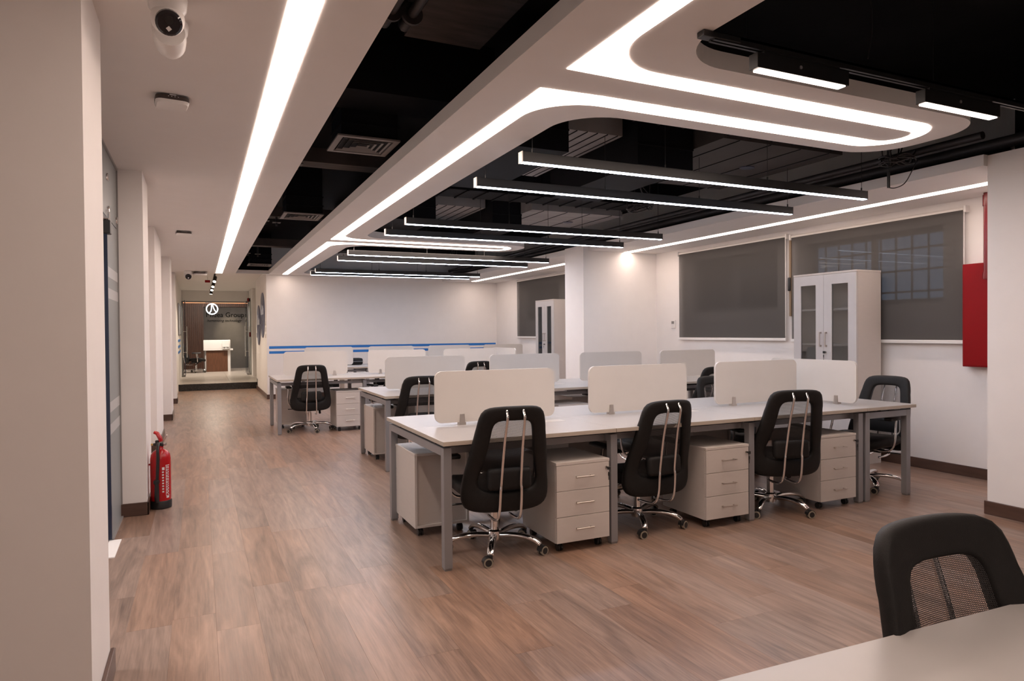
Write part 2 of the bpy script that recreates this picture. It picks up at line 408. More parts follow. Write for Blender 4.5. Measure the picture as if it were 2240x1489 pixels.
# ceilings
box('ceiling_slab', M['black'], -4.2, 6.9, -3.2, 15.4, ZB, ZB+0.2)
box('ceiling_left', M['ceil'], -4.2, 0.693, -3.0, YB, ZC, ZC+0.175)
def arc(cx, cy, rx, ry, a0, a1, n=12):
    return [(cx+rx*math.cos(math.radians(a0+(a1-a0)*i/n)), cy+ry*math.sin(math.radians(a0+(a1-a0)*i/n))) for i in range(n+1)]
DY = 6.34
def right_side(xs, yn, yf, xe, rc, r, dy):
    """outline of a peninsula from the spine out and back: concave fillets, rounded end"""
    o = arc(xs+rc, yn-rc+dy, rc, rc, 180, 90)
    o += arc(xe-r, yn+r+dy, r, r, -90, 0)
    o += arc(xe-r, yf-r+dy, r, r, 0, 90)
    o += arc(xs+rc, yf+rc+dy, rc, rc, 270, 180)
    return o
out = [(1.335, -3.0), (1.96, -3.0)]
out += right_side(1.96, 2.525, 3.345, 4.435, 0.32, 0.33, 0) + right_side(1.96, 2.525, 3.345, 4.435, 0.32, 0.33, DY)
out += arc(1.96+0.3, 14.62-0.3, 0.3, 0.3, 180, 90) + [(5.2, 14.62), (5.2, YB), (1.335, YB)]
bm = nb(); prism(bm, out, ZC, ZC+0.085); struct('ceiling_spine', bm, M['ceil'])
box('ceiling_end', M['ceil'], 0.693, 1.335, 14.93, YB, ZC, ZC+0.075)
box('wall_upper_back', M['black'], 0.693, 1.335, 15.0, YB, ZC+0.075, 2.79)
box('ceiling_soffit', M['ceil'], 5.215, WX, 3.045, 8.565, ZS, 2.637)
box('ceiling_soffit', M['ceil'], 5.18, WX2, 9.115, YB, ZS, 2.637)
# light strips
def band_right(dy):
    o = arc(1.705+0.33, 2.69-0.33+dy, 0.33, 0.33, 180, 90)
    o += arc(4.265-0.26, 2.69+0.26+dy, 0.26, 0.26, -90, 0) + arc(4.265-0.26, 3.205-0.255+dy, 0.26, 0.255, 0, 90)
    o += arc(1.705+0.33, 3.205+0.33+dy, 0.33, 0.33, 270, 180)
    return o
def band_left(dy):
    o = [(1.6, 3.085+dy), (1.95, 3.068+dy)]
    o += arc(4.19-0.11, 3.07-0.11+dy, 0.11, 0.11, 90, 0, 6) + arc(4.19-0.11, 2.835+0.11+dy, 0.11, 0.11, 0, -90, 6)
    o += [(1.95, 2.82+dy), (1.6, 2.812+dy)]
    return o
bl = [(1.6, -2.9), (1.705, -2.9)] + band_right(0) + band_right(DY) + [(1.705, 14.86), (1.6, 14.86)] + band_left(DY) + band_left(0)
bm = nb(); prism(bm, bl, ZC-0.003, ZC+0.004)
tag(obj('ceiling_light_strip', bm, M['e_strip']), 'glowing white strip looping along the central ceiling spine and its rounded arms', 'light')
bm = nb(); bx(bm, 0.321, 0.441, -2.9, YB-0.03, ZC-0.003, ZC+0.004)
tag(obj('ceiling_light_strip', bm, M['e_strip']), 'straight white light strip in the corridor-side ceiling by the glass partition', 'light')
bm = nb(); bx(bm, 5.83, 5.945, 3.05, 8.56, ZS-0.003, ZS+0.004)
tag(obj('ceiling_light_strip', bm, M['e_soffit']), 'white light strip in the soffit above the two big blinds, near bay', 'light')
bm = nb(); bx(bm, 5.78, 5.90, 9.12, 14.72, ZS-0.003, ZS+0.004)
tag(obj('ceiling_light_strip', bm, M['e_soffit']), 'white light strip in the soffit of the far window bay behind the pier', 'light')

# ------------------------------------------------------------------ services in the black ceiling voids
def tree_mesh(p): return p
def diffuser(y, label, x0=0.885, x1=1.325, z=2.735):
    t = thing('ceiling_duct', label, 'vent', ((x0+x1)/2, y, z))
    hw = (x1-x0)/2
    bm = nb(); bx(bm, -hw+0.03, hw-0.01, -0.19, 0.19, 0.012, ZB-z, 0.004); bx(bm, -hw+0.02, hw, -0.2, 0.2, 0.10, 0.112); bx(bm, -hw+0.02, hw, -0.2, 0.2, 0.2, 0.212)
    obj('duct_box', bm, M['duct'], t)
    fr = nb()
    for a, b, c, d in ((-hw, hw, -0.225, -0.19), (-hw, hw, 0.19, 0.225), (-hw, -hw+0.04, -0.19, 0.19), (hw-0.04, hw, -0.19, 0.19)): bx(fr, a, b, c, d, 0, 0.012)
    obj('diffuser_frame', fr, M['diff'], t)
    for k in range(4):
        s = 0.17-k*0.042; v = nb(); e = 0.016
        o4 = [(-s*hw/0.225, -s), (s*hw/0.225, -s), (s*hw/0.225, s), (-s*hw/0.225, s)]
        q = s-e; i4 = [(-q*hw/0.225, -q), (q*hw/0.225, -q), (q*hw/0.225, q), (-q*hw/0.225, q)]
        A = [v.verts.new((x, yy, 0.001)) for x, yy in o4]; B = [v.verts.new((x, yy, 0.022)) for x, yy in i4]
        A2 = [v.verts.new((x, yy, 0.004)) for x, yy in o4]; B2 = [v.verts.new((x, yy, 0.025)) for x, yy in i4]
        for i in range(4):
            j = (i+1) % 4; v.faces.new((A[i], A[j], B[j], B[i])); v.faces.new((A2[j], A2[i], B2[i], B2[j])); v.faces.new((A[j], A[i], A2[i], A2[j])); v.faces.new((B[i], B[j], B2[j], B2[i]))
        obj('vane', v, M['diff'], t)
    return t
diffuser(4.96, 'square air diffuser on a black duct drop, nearest in the long dark ceiling slot')
diffuser(8.22, 'square air diffuser on a black duct drop, middle one of the dark ceiling slot')
diffuser(14.3, 'square air diffuser on a black duct drop, farthest in the dark ceiling slot')
# concrete downstand beams and cross ducts in the slot
bm = nb(); bx(bm, 1.12, 1.6, 2.5, 3.9, 3.12, ZB); struct('ceiling_beam', bm, M['concrete'])
for y in (6.3, 9.4, 12.6): 
    bm = nb(); bx(bm, 0.5, 1.8, y, y+0.22, 2.92, 3.05); struct('ceiling_beam', bm, M['concrete'])
bm = nb(); bx(bm, 0.45, 1.9, 4.35, 4.75, 2.93, ZB); struct('ceiling_beam', bm, M['duct'])
DUCTS = [(1.95, 5.15, 3.75, 4.17, 2.92), (1.95, 5.15, 6.95, 7.37, 2.92), (1.95, 5.15, 10.4, 10.82, 2.92), (1.95, 5.15, 12.9, 13.32, 2.92)]
for dy in (0, 3.42): DUCTS += [(2.63, 3.4, 4.72+dy, (5.65 if dy == 0 else 6.3)+dy, 2.98), (3.82, 5.17, 4.2+dy, 5.75+dy, 2.9)]
DUCTS += [(1.99, 2.60, 4.55, 6.05, 2.75), (3.24, 3.80, 4.55, 6.05, 2.72), (1.99, 2.66, 7.95, 9.45, 2.74), (3.42, 3.83, 7.95, 9.45, 2.72)]
def above(x, y): return min([ZB]+[d[4] for d in DUCTS if d[0]-.02 < x < d[1]+.02 and d[2]-.04 < y < d[3]+.04])-0.0
t = thing('pipe_pair', 'two dark drain pipes with flanges high in the dark slot, top of the picture', 'pipe', (0, 0, 0))
for dx in (0.0, 0.11):
    bm = nb(); cyl(bm, (0.93+dx, 2.2, 3.05), (0.93+dx, 3.55, 3.05), 0.028, 14); obj('pipe', bm, M['pipe'], t, True, 40)
    bm = nb(); cyl(bm, (0.93+dx, 3.46, 3.05), (0.93+dx, 3.48, 3.05), 0.058, 20); obj('flange', bm, M['pipe'], t, True, 40)
    bm = nb(); tube(bm, spline([(0.93+dx, 3.54, 3.05), (0.93+dx, 3.6, 3.05), (0.93+dx, 3.63, 3.08), (0.93+dx, 3.63, ZB)], 4), 0.03, 12); obj('elbow', bm, M['pipe'], t, True, 40)
def sprink(x, y, label):
    t = thing('sprinkler_pipe', label, 'pipe', (x, y, 2.9))
    bm = nb(); cyl(bm, (0, 0, -0.05), (0, 0, ZB-2.9), 0.016, 12); obj('drop_pipe', bm, M['pipe'], t, True, 40)
    bm = nb(); bx(bm, -0.05, 0.05, -0.05, 0.05, -0.058, -0.05, 0.002); cyl(bm, (0, 0, -0.1), (0, 0, -0.05), 0.014, 10); obj('head', bm, M['pipe'], t)
G_ = 'sprinkler drops in the dark ceiling slot'
sprink(0.79, 6.15, 'dark sprinkler drop in the ceiling slot just past the nearest air diffuser')
sprink(0.80, 9.35, 'dark sprinkler drop just past the middle air diffuser, left of its twin')
sprink(0.95, 9.45, 'dark sprinkler drop just past the middle air diffuser, right of its twin')
sprink(0.82, 13.2, 'dark sprinkler drop short of the farthest air diffuser, left of its twin')
sprink(1.0, 13.3, 'dark sprinkler drop short of the farthest air diffuser, right of its twin')
# big bay ducts
def seamed(name, label, x0, x1, y0, y1, z, m, cat='duct', seams=6, lip=0.003):
    t = thing(name, label, cat, ((x0+x1)/2, (y0+y1)/2, z))
    hx, hy = (x1-x0)/2, (y1-y0)/2
    bm = nb(); bx(bm, -hx, hx, -hy, hy, 0.004, ZB-z-0.001); obj('duct_body', bm, m, t)
    for k in range(seams):
        bm = nb(); x = -hx+(k+0.5)*2*hx/seams
        bx(bm, x-lip, x+lip, -hy, hy, -0.002, 0.006); obj('seam', bm, M['duct'], t)
    return t
for dy, nm in ((0.0, 'near'), (3.42, 'second')):
    seamed('duct_panel', 'grey sheet duct underside with dark seams above the %s pair of pendant lights' % nm, 2.63 if dy == 0 else 2.69, 3.21 if dy == 0 else 3.4, 4.72+dy, 6.3+dy, 2.98, M['ductgrey'])
    t = seamed('air_unit', 'wide dark grey air handling unit above the right end of the %s pendant pair' % nm, 3.82, 5.17, 4.2+dy, 5.75+dy, 2.9, M['ductgrey'] if dy else mat('dark_unit_sheet', (0.075, 0.068, 0.065), 0.6, metal=0.0, spec=0.15, var=0.2, scale=2), 'air unit', 4, 0.0015)
    bm = nb(); bm2 = [(0.075*math.cos(2*PI*k/24), 0.06*math.sin(2*PI*k/24)) for k in range(24)]; prism(bm, [(0.22+a, -0.1+b) for a, b in bm2], -0.003, 0.003); obj('oval_label', bm, mat('unit_label_blue', (0.05, 0.06, 0.10), 0.4, var=0.5, scale=60), t)
for i, (x0, x1, y, z) in enumerate(((1.99, 2.60, 4.55, 2.75), (3.24, 3.80, 4.55, 2.72), (1.99, 2.66, 7.95, 2.74), (3.42, 3.83, 7.95, 2.72))):
    t = thing('black_duct', ['black duct branch left of the near grey duct panel', 'black duct branch right of the near grey duct panel', 'black duct branch left of the second grey duct panel', 'black duct branch right of the second grey duct panel'][i], 'duct', ((x0+x1)/2, y, z))
    h = (x1-x0)/2
    bm = nb(); bx(bm, -h, h, 0, 1.5, 0, ZB-z-0.001); obj('duct_body', bm, M['duct'], t)
    for k in range(2):
        bm = nb(); bx(bm, -h, h, -0.012, 0.0, 0.16+0.2*k, 0.175+0.2*k); obj('flange', bm, M['duct'], t)
for y, nm in ((3.75, 'just beyond the near rounded ceiling arm'), (6.95, 'over the second pendant pair'), (10.4, 'beyond the second rounded ceiling arm'), (12.9, 'over the farthest pendant pair')):
    t = thing('ribbed_duct', 'long black ribbed main duct %s' % nm, 'duct', (3.55, y, 2.93))
    bm = nb(); bx(bm, -1.6, 1.6, 0, 0.42, 0, ZB-2.931); obj('duct_body', bm, M['duct'], t)
    for k in range(14):
        bm = nb(); bx(bm, -1.55+k*0.23, -1.53+k*0.23, -0.014, 0.43, -0.012, ZB-2.931); obj('rib', bm, M['duct'], t)
# pipes along the window side and cable tangles
for k, (x, z, r) in enumerate(((5.42, 2.74, 0.045), (5.30, 2.80, 0.03), (5.62, 2.70, 0.05))):
    bm = nb(); cyl(bm, (x, 3.1 if k else -2.5, z), (x, 14.9, z), r, 12)
    tag(obj('service_pipe', bm, M['pipe'], None, True, 40), ['thick black pipe lying lowest along the top of the window soffit', 'thin black pipe on the room side above the window soffit', 'black pipe nearest the windows lying above the soffit'][k], 'pipe')
def coil(name, label, c, n, s, seed):
    rn = random.Random(seed); t = thing(name, label, 'cable', c)
    for k in range(n):
        pts = []
        a0 = rn.uniform(0, 6); rx, ry = s*rn.uniform(0.5, 1.1), s*rn.uniform(0.5, 1.0)
        for j in range(9):
            a = a0+j*0.9
            pts.append((rx*math.cos(a)*(1+0.1*j/9), ry*math.sin(a), rn.uniform(-0.05, 0.05)+0.03*math.cos(a)))
        pts.append((rn.uniform(-0.2, 0.2), rn.uniform(-0.1, 0.3), 0.35))
        bm = nb(); tube(bm, spline(pts, 5), 0.006, 6); obj('cable', bm, M['pipe'], t, True)
coil('cable_bundle', 'loose bundle of black cables hanging above the right end of the nearest pendant', (5.08, 3.62, 2.72), 7, 0.14, 1)
coil('cable_bundle', 'tangle of black cables hanging behind the two nearest pendants', (4.55, 6.35, 2.78), 6, 0.14, 2)
coil('cable_bundle', 'small tangle of black cables over the farthest pendant pair', (4.5, 12.6, 2.75), 4, 0.12, 3)
t = thing('hanging_sensor', 'small black stick sensor dangling on a cable before the window soffit', 'sensor', (4.9, 3.565, 2.47))
bm = nb(); cyl(bm, (0, 0, 0), (0, 0, 0.12), 0.011, 10); obj('stick', bm, M['bplas'], t, True, 40)
bm = nb(); tube(bm, spline([(0, 0, 0.002), (0.03, -0.03, -0.005), (0.1, -0.06, 0.03), (0.13, -0.1, 0.12), (0.17, -0.12, 0.22)], 6), 0.004, 6); obj('cable', bm, M['bplas'], t, True)
bm = nb(); cyl(bm, (0, 0, 0.12), (0, 0, ZB-2.47), 0.003, 6); obj('hanger', bm, M['bplas'], t)

# pendant lights
def pendant(x0, x1, y, label, zb=2.46):
    L = x1-x0; t = thing('pendant_light', label, 'pendant light', (x0, y, zb), 0, 'linear pendants over the desk rows')
    bm = nb(); bx(bm, 0, L, -0.027, 0.027, 0.006, 0.072, 0.002, 1); obj('housing', bm, M['bplas'], t)
    bm = nb(); bx(bm, 0.004, L-0.004, -0.019, 0.019, 0.002, 0.010); obj('light_diffuser', bm, M['e_pend'], t)
    for s in (0, 1):
        bm = nb(); x = s*L; bx(bm, x-0.003, x+0.003, -0.028, 0.028, 0.0, 0.073); obj('end_cap', bm, M['alu' if s == 0 else 'bplas'], t)
    for x in (0.085, 1.15, L-1.1, L-0.042):
        bm = nb(); cyl(bm, (x, 0, 0.07), (x, 0, above(x0+x, y)-zb), 0.0022, 6); cyl(bm, (x, 0, 0.07), (x, 0, 0.10), 0.006, 8); obj('suspension_wire', bm, M['bplas'], t)
    return t
PY = (3.95, 4.74, 6.64, 7.46, 9.54, 10.31, 12.45, 13.02)
PN = ('nearest black linear pendant, in front of all the others', 'second black linear pendant from the front, paired behind the nearest',
      'third black linear pendant, before the second rounded ceiling arm', 'fourth black linear pendant, right against the second rounded arm',
      'fifth black linear pendant, first one behind the second rounded arm', 'sixth black linear pendant, second behind the rounded arm',
      'seventh black linear pendant, front one of the pair by the end wall', 'last black linear pendant, closest to the end wall')
for y, n in zip(PY, PN): pendant(1.9, 5.13 if y < 6 else 5.06, y, n)
# track with two lamps in the near void
t = thing('light_track', 'black suspended lighting track in the near dark void, upper right', 'track', (1.97, 2.235, 2.585))
bm = nb()
for a, b in ((-0.018, -0.006), (0.006, 0.018)): bx(bm, 0, 3.1, a, b, 0, 0.034)
bx(bm, 0, 3.1, -0.018, 0.018, 0.022, 0.034); obj('rail', bm, M['bplas'], t)
bm = nb(); bx(bm, -0.06, 0.14, -0.022, 0.022, 0.006, 0.032, 0.003); obj('feed_box', bm, M['bplas'], t)
for x in (0.19, 1.44, 2.8):
    bm = nb(); cyl(bm, (x, 0, 0.03), (x, 0, ZB-2.585), 0.002, 6); obj('suspension_wire', bm, M['bplas'], t)
for x0, x1, n in ((2.20, 2.765, 'short black lamp on the suspended track, left and nearer'), (3.31, 3.93, 'short black lamp on the suspended track, right one')):
    t = thing('track_lamp', n, 'lamp', (x0, 2.235, 2.5))
    bm = nb(); bx(bm, 0, x1-x0, -0.026, 0.026, 0.004, 0.07, 0.002); obj('housing', bm, M['bplas'], t)
    bm = nb(); bx(bm, 0.02, x1-x0-0.02, -0.021, 0.021, -0.001, 0.008); obj('light_diffuser', bm, M['e_track'], t)
    bm = nb(); bx(bm, 0.05, x1-x0-0.05, -0.015, 0.015, 0.07, 0.086); obj('adapter', bm, M['bplas'], t)
    bm = nb(); cyl(bm, ((x1-x0)*0.45, -0.03, 0.04), ((x1-x0)*0.45, -0.026, 0.04), 0.008, 12); obj('lock_knob', bm, M['steel'], t)
bm = nb(); tube(bm, spline([(3.1, 2.4, ZB), (3.13, 2.38, 3.1), (3.12, 2.36, 2.9), (3.05, 2.33, 2.72)], 8), 0.003, 6)
tag(obj('loose_wire', bm, M['pipe'], None, True), 'thin loose wire hanging beside the suspended track', 'wire')

# ------------------------------------------------------------------ desks
LEG = 0.05
def bench(name, label, x0, y0, y1, n, unit):
    """double-sided bench of n units running along x"""
    D = y1-y0; t = thing(name, label, 'desk', (x0, y0, 0), 0)
    top0, top1 = 0.724, 0.75
    for i in range(n):
        for a, b in ((0, D/2-0.0015), (D/2+0.0015, D)):
            bm = nb(); bx(bm, i*unit+0.001, (i+1)*unit-0.001, a, b, top0, top1, 0.0015, 1)
            for f in bm.faces:
                f.material_index = 1 if abs(f.normal.z) < 0.5 else 0
            obj('desktop', bm, [M['desk'], M['edge']], t)
    for i in range(n+1):
        x = min(max(i*unit-LEG/2, 0.012), n*unit-LEG-0.012)
        for y in (0.03, D-0.03-LEG):
            bm = nb(); bx(bm, x, x+LEG, y, y+LEG, 0.012, 0.708, 0.002, 1); l = obj('leg', bm, M['steel'], t)
            bm = nb(); bx(bm, x+0.004, x+LEG-0.004, y+0.004, y+LEG-0.004, 0, 0.012); obj('foot_cap', bm, M['diff'], l)
        bm = nb(); bx(bm, x, x+LEG, 0.03+LEG, D-0.03-LEG, 0.658, 0.708, 0.002, 1); obj('cross_beam', bm, M['steel'], t)
        for y in (0.2, D-0.3):
            bm = nb(); bx(bm, x+0.008, x+LEG-0.008, y, y+0.08, 0.708, 0.724); obj('spacer', bm, M['bplas'], t)
    for y in (0.11, D-0.15):
        bm = nb(); bx(bm, 0.02, n*unit-0.02, y, y+0.04, 0.660, 0.700); obj('rail', bm, M['steel'], t)
    for i in range(n):
        bm = nb(); xm = (i+0.5)*unit
        bx(bm, xm-0.32, xm+0.32, D/2-0.11, D/2+0.11, 0.585, 0.592); bx(bm, xm-0.32, xm+0.32, D/2-0.11, D/2-0.105, 0.592, 0.66); bx(bm, xm-0.32, xm+0.32, D/2+0.105, D/2+0.11, 0.592, 0.66)
        bx(bm, xm-0.3, xm-0.28, D/2-0.105, D/2+0.105, 0.592, 0.724); bx(bm, xm+0.28, xm+0.3, D/2-0.105, D/2+0.105, 0.592, 0.724)
        obj('cable_tray', bm, M['bplas'], t)
    for i in range(n):
        for s in (-1, 1):
            bm = nb(); xm = i*unit+0.82*unit
            bx(bm, xm-0.10, xm+0.10, D/2+s*0.13-0.045, D/2+s*0.13+0.045, 0.7495, 0.752, 0.001, 1); obj('cable_flap', bm, M['sedge'], t)
    return t
def end_desk(label, x0, x1, y0, y1):
    t = thing('end_desk', label, 'desk', (x0, y0, 0)); W, D = x1-x0, y1-y0
    bm = nb(); bx(bm, 0.001, W, 0, D, 0.724, 0.75, 0.0015, 1)
    for f in bm.faces: f.material_index = 1 if abs(f.normal.z) < 0.5 else 0
    obj('desktop', bm, [M['desk'], M['edge']], t)
    for x in (0.012, W-LEG-0.03):
        for y in (0.03, D-LEG-0.03):
            bm = nb(); bx(bm, x, x+LEG, y, y+LEG, 0.012, 0.708, 0.002, 1); l = obj('leg', bm, M['steel'], t)
            bm = nb(); bx(bm, x+0.004, x+LEG-0.004, y+0.004, y+LEG-0.004, 0, 0.012); obj('foot_cap', bm, M['diff'], l)
    for y in (0.03, D-LEG-0.03):
        bm = nb(); bx(bm, 0.012+LEG, W-LEG-0.03, y, y+LEG, 0.658, 0.708, 0.002, 1); obj('cross_beam', bm, M['steel'], t)
        bm = nb(); bx(bm, 0.2, 0.28, y+0.01, y+LEG-0.01, 0.708, 0.724); obj('spacer', bm, M['bplas'], t)
    for x in (0.1, W-0.14):
        bm = nb(); bx(bm, x, x+0.04, 0.08, D-0.08, 0.66, 0.70); obj('rail', bm, M['steel'], t)
    return t
R1 = (1.246, 3.635, 4.913); R2 = (1.643, 6.519, 7.757); R3 = (0.937, 9.576, 10.76); R4 = (1.64, 12.48, 13.72)
U1, U2, U3 = 1.167, 1.195, 1.195
bench('bench_desk', 'white double bench desk of the front row, nearest the camera', *R1, 3, U1)
end_desk('white end desk set crosswise at the window end of the front row', 4.752, 5.331, 3.635, 4.905)
bench('bench_desk', 'white double bench desk of the second row', *R2, 4, U2-0.003)
bench('bench_desk', 'white double bench desk of the third row, its left end nearest the corridor', *R3, 3, U3)
end_desk('white end desk set crosswise at the window end of the third row', 4.53, 5.11, 9.576, 10.76)
bench('bench_desk', 'white double bench desk of the last row along the end wall', *R4, 4, U2)

# divider screens
def screen(label, x, y, rz=0.0, w=0.895, group=None):
    t = thing('desk_screen', label, 'screen', (x, y, 0.75), rz, group)
    bm = nb(); plate(bm, rrect(0, w, 0.018, 0.362, 0.05, 8), 'y', -0.009, 0.009)
    for f in bm.faces: f.material_index = 0 if abs(f.normal.y) > 0.5 else 1
    obj('panel', bm, [M['screen'], M['sedge']], t)
    for cx in (0.19, w-0.19):
        bm = nb()
        for s in (-1, 1):
            vs = bx(bm, cx-0.021, cx+0.021, s*0.010-0.006*(s < 0), s*0.010+0.006*(s > 0), 0.0, 0.072)
            for v in vs:
                if v.co.z > 0.05: v.co.x = cx+(v.co.x-cx)*0.72
        bx(bm, cx-0.024, cx+0.024, -0.02, 0.02, 0.0, 0.017)
        c = obj('clamp', bm, M['nickel'], t)
    return t
nth = ('first', 'second', 'third', 'fourth')
for k, x in enumerate((1.408, 2.594, 3.780)): screen('pale desk screen, %s from the left on the front row' % nth[k], x, 4.272, 0, 0.895, 'front row screens')
for k, x in enumerate((1.803, 3.016, 4.212, 5.408)): screen('pale desk screen, %s from the left on the second row' % nth[k], x, 7.138, 0, 0.905, 'second row screens')
for k, x in enumerate((1.092, 2.306, 3.509)): screen('pale desk screen, %s from the left on the third row' % nth[k], x, 10.168, 0, 0.905, 'third row screens')
for k, x in enumerate((1.783, 2.988, 4.197, 5.406)): screen('pale desk screen, %s from the left on the last row, before the blue stripes' % nth[k], x, 13.1, 0, 0.9, 'last row screens')
screen('pale desk screen standing crosswise at the end of the front row before the cabinet', 4.80, 3.77, PI/2, 0.90)
screen('pale desk screen standing crosswise at the end of the third row', 4.56, 9.72, PI/2, 0.90)

# drawer pedestals (drawers face -y at y=0 plane)
def pedestal():
    t = thing('drawer_pedestal', '', 'drawer unit', (0, 0, 0), 0, 'drawer pedestals under the desks'); W, D, z0, z1 = 0.385, 0.48, 0.062, 0.562
    bm = nb()
    bx(bm, 0, 0.016, 0.018, D, z0, z1-0.018); bx(bm, W-0.016, W, 0.018, D, z0, z1-0.018)
    bx(bm, 0.016, W-0.016, 0.018, D, z0, z0+0.016); bx(bm, 0.016, W-0.016, D-0.030, D-0.018, z0+0.016, z1-0.018)
    obj('carcass', bm, M['cab'], t)
    bm = nb(); bx(bm, -0.001, W+0.001, 0.0, D+0.001, z1-0.018, z1, 0.0012, 1); obj('top_panel', bm, M['cab'], t)
    h = (z1-0.018-z0)/3
    for k in range(3):
        a = z0+k*h
        bm = nb(); bx(bm, 0.002, W-0.002, 0.001, 0.018, a+0.0015, a+h-0.0015, 0.0008, 1); d = obj('drawer', bm, M['cab'], t)
        bm = nb(); zc = a+h*0.52
        bx(bm, W/2-0.064, W/2+0.064, -0.028, -0.021, zc-0.004, zc+0.004, 0.001, 1)
        for s in (-1, 1): bx(bm, W/2+s*0.05-0.004, W/2+s*0.05+0.004, -0.024, 0.001, zc-0.004, zc+0.004)
        obj('handle', bm, M['nickel'], d)
    bm = nb(); cyl(bm, (W-0.024, -0.006, z1-0.055), (W-0.024, 0.001, z1-0.055), 0.009, 14); lk = obj('lock', bm, M['nickel'], t, True, 40)
    bm = nb(); bx(bm, W-0.026, W-0.022, -0.030, -0.006, z1-0.060, z1-0.050); bx(bm, W-0.036, W-0.012, -0.034, -0.028, z1-0.066, z1-0.046, 0.002, 1)
    bx(bm, W-0.031, W-0.019, -0.034, -0.029, z1-0.105, z1-0.080, 0.002, 1); bx(bm, W-0.027, W-0.023, -0.033, -0.030, z1-0.13, z1-0.105); obj('key', bm, M['bplas'], lk)
    for x in (0.05, W-0.05):
        for y in (0.06, D-0.06):
            bm = nb(); bx(bm, x-0.02, x+0.02, y-0.02, y+0.02, 0.052, z0); cyl(bm, (x-0.017, y+0.004, 0.022), (x-0.004, y+0.004, 0.022), 0.022, 16); cyl(bm, (x+0.004, y+0.004, 0.022), (x+0.017, y+0.004, 0.022), 0.022, 16)
            bx(bm, x-0.004, x+0.004, y-0.008, y+0.016, 0.02, 0.055); obj('caster', bm, M['bplas'], t)
    return t
P0 = pedestal(); first_p = [True]
def ped(label, x, y, back=False):
    loc = (x+0.385, y, 0) if back else (x, y, 0); rz = PI if back else 0
    if first_p[0]:
        first_p[0] = False; P0['label'] = label; P0.location = loc; P0.rotation_euler = (0, 0, rz); return P0
    return dup(P0, label, loc, rz)
for k, (x, n) in enumerate(((1.978, 'right of the first chair'), (3.146, 'right of the second chair'), (4.245, 'right of the third chair'))):
    ped('beige three-drawer pedestal under the front row, %s' % n, x, 3.645)
ped('beige pedestal with its blank back to the camera, left end of the front row', 1.292, 4.835, True)
ped('beige pedestal under the far side of the front row, second unit', 2.47, 4.84, True)
ped('beige pedestal under the far side of the front row, third unit', 3.64, 4.84, True)
ped('beige pedestal with its blank back to the camera, left end of the second row', 1.69, 7.70, True)
ped('beige three-drawer pedestal under the second row, second unit from the left', 3.58, 6.53)
ped('beige three-drawer pedestal under the second row, first unit from the left', 2.38, 6.53)
ped('beige pedestal under the far side of the second row, third unit', 4.15, 7.70, True)
ped('beige three-drawer pedestal under the third row, beside the first chair', 1.725, 9.59)
ped('beige three-drawer pedestal under the third row, second unit from the left', 2.86, 9.59)
ped('beige pedestal with its blank back to the camera, left end of the third row', 1.03, 10.72, True)
ped('beige three-drawer pedestal under the last row, first unit from the left', 2.40, 12.5)

# ------------------------------------------------------------------ task chairs (sitter looks to +y, back towards -y)
def back_y(u, v):
    """depth of the back surface at sideways u, height v: lean, lumbar swell, wrap round the sitter"""
    lean = -0.24*v
    lumb = 0.022*math.exp(-((v-0.2)/0.12)**2)
    return -0.255+lean+lumb+1.0*u*u*(0.8 if v < .5 else .7)
OUT_HALF = [(0, .620), (.08, .619), (.146, .612), (.181, .592), (.200, .55), (.214, .48), (.232, .38), (.252, .27), (.268, .17), (.273, .115), (.268, .065), (.242, .026), (.18, .005), (.08, 0), (0, 0)]
IN_HALF = [(0, .538), (.06, .537), (.100, .528), (.120, .500), (.130, .44), (.144, .35), (.165, .26), (.180, .20), (.176, .160), (.150, .134), (.10, .124), (.05, .121), (0, .120)]
def outline(k, N=72):
    """k=0 outer edge, k=1 rim of the hole; closed list of (u,v) evenly spaced"""
    h = IN_HALF if k else OUT_HALF
    P = spline([(u, v, 0) for u, v in h], 6); P = [(p.x, p.y) for p in P]; P += [(-u, v) for u, v in P[-2:0:-1]]
    c = (0, 0.33); th = lambda p: math.atan2(p[0]/0.2-c[0], (p[1]-c[1])/0.27)
    L = [0.0]
    for a, b in zip(P, P[1:]+P[:1]): L.append(L[-1]+math.hypot(a[0]-b[0], a[1]-b[1]))
    Q = P+P[:1]; out = []; i = 0
    for n in range(N):
        t = L[-1]*n/N
        while L[i+1] < t: i += 1
        f = (t-L[i])/max(1e-9, L[i+1]-L[i]); out.append((Q[i][0]+(Q[i+1][0]-Q[i][0])*f, Q[i][1]+(Q[i+1][1]-Q[i][1])*f))
    return out
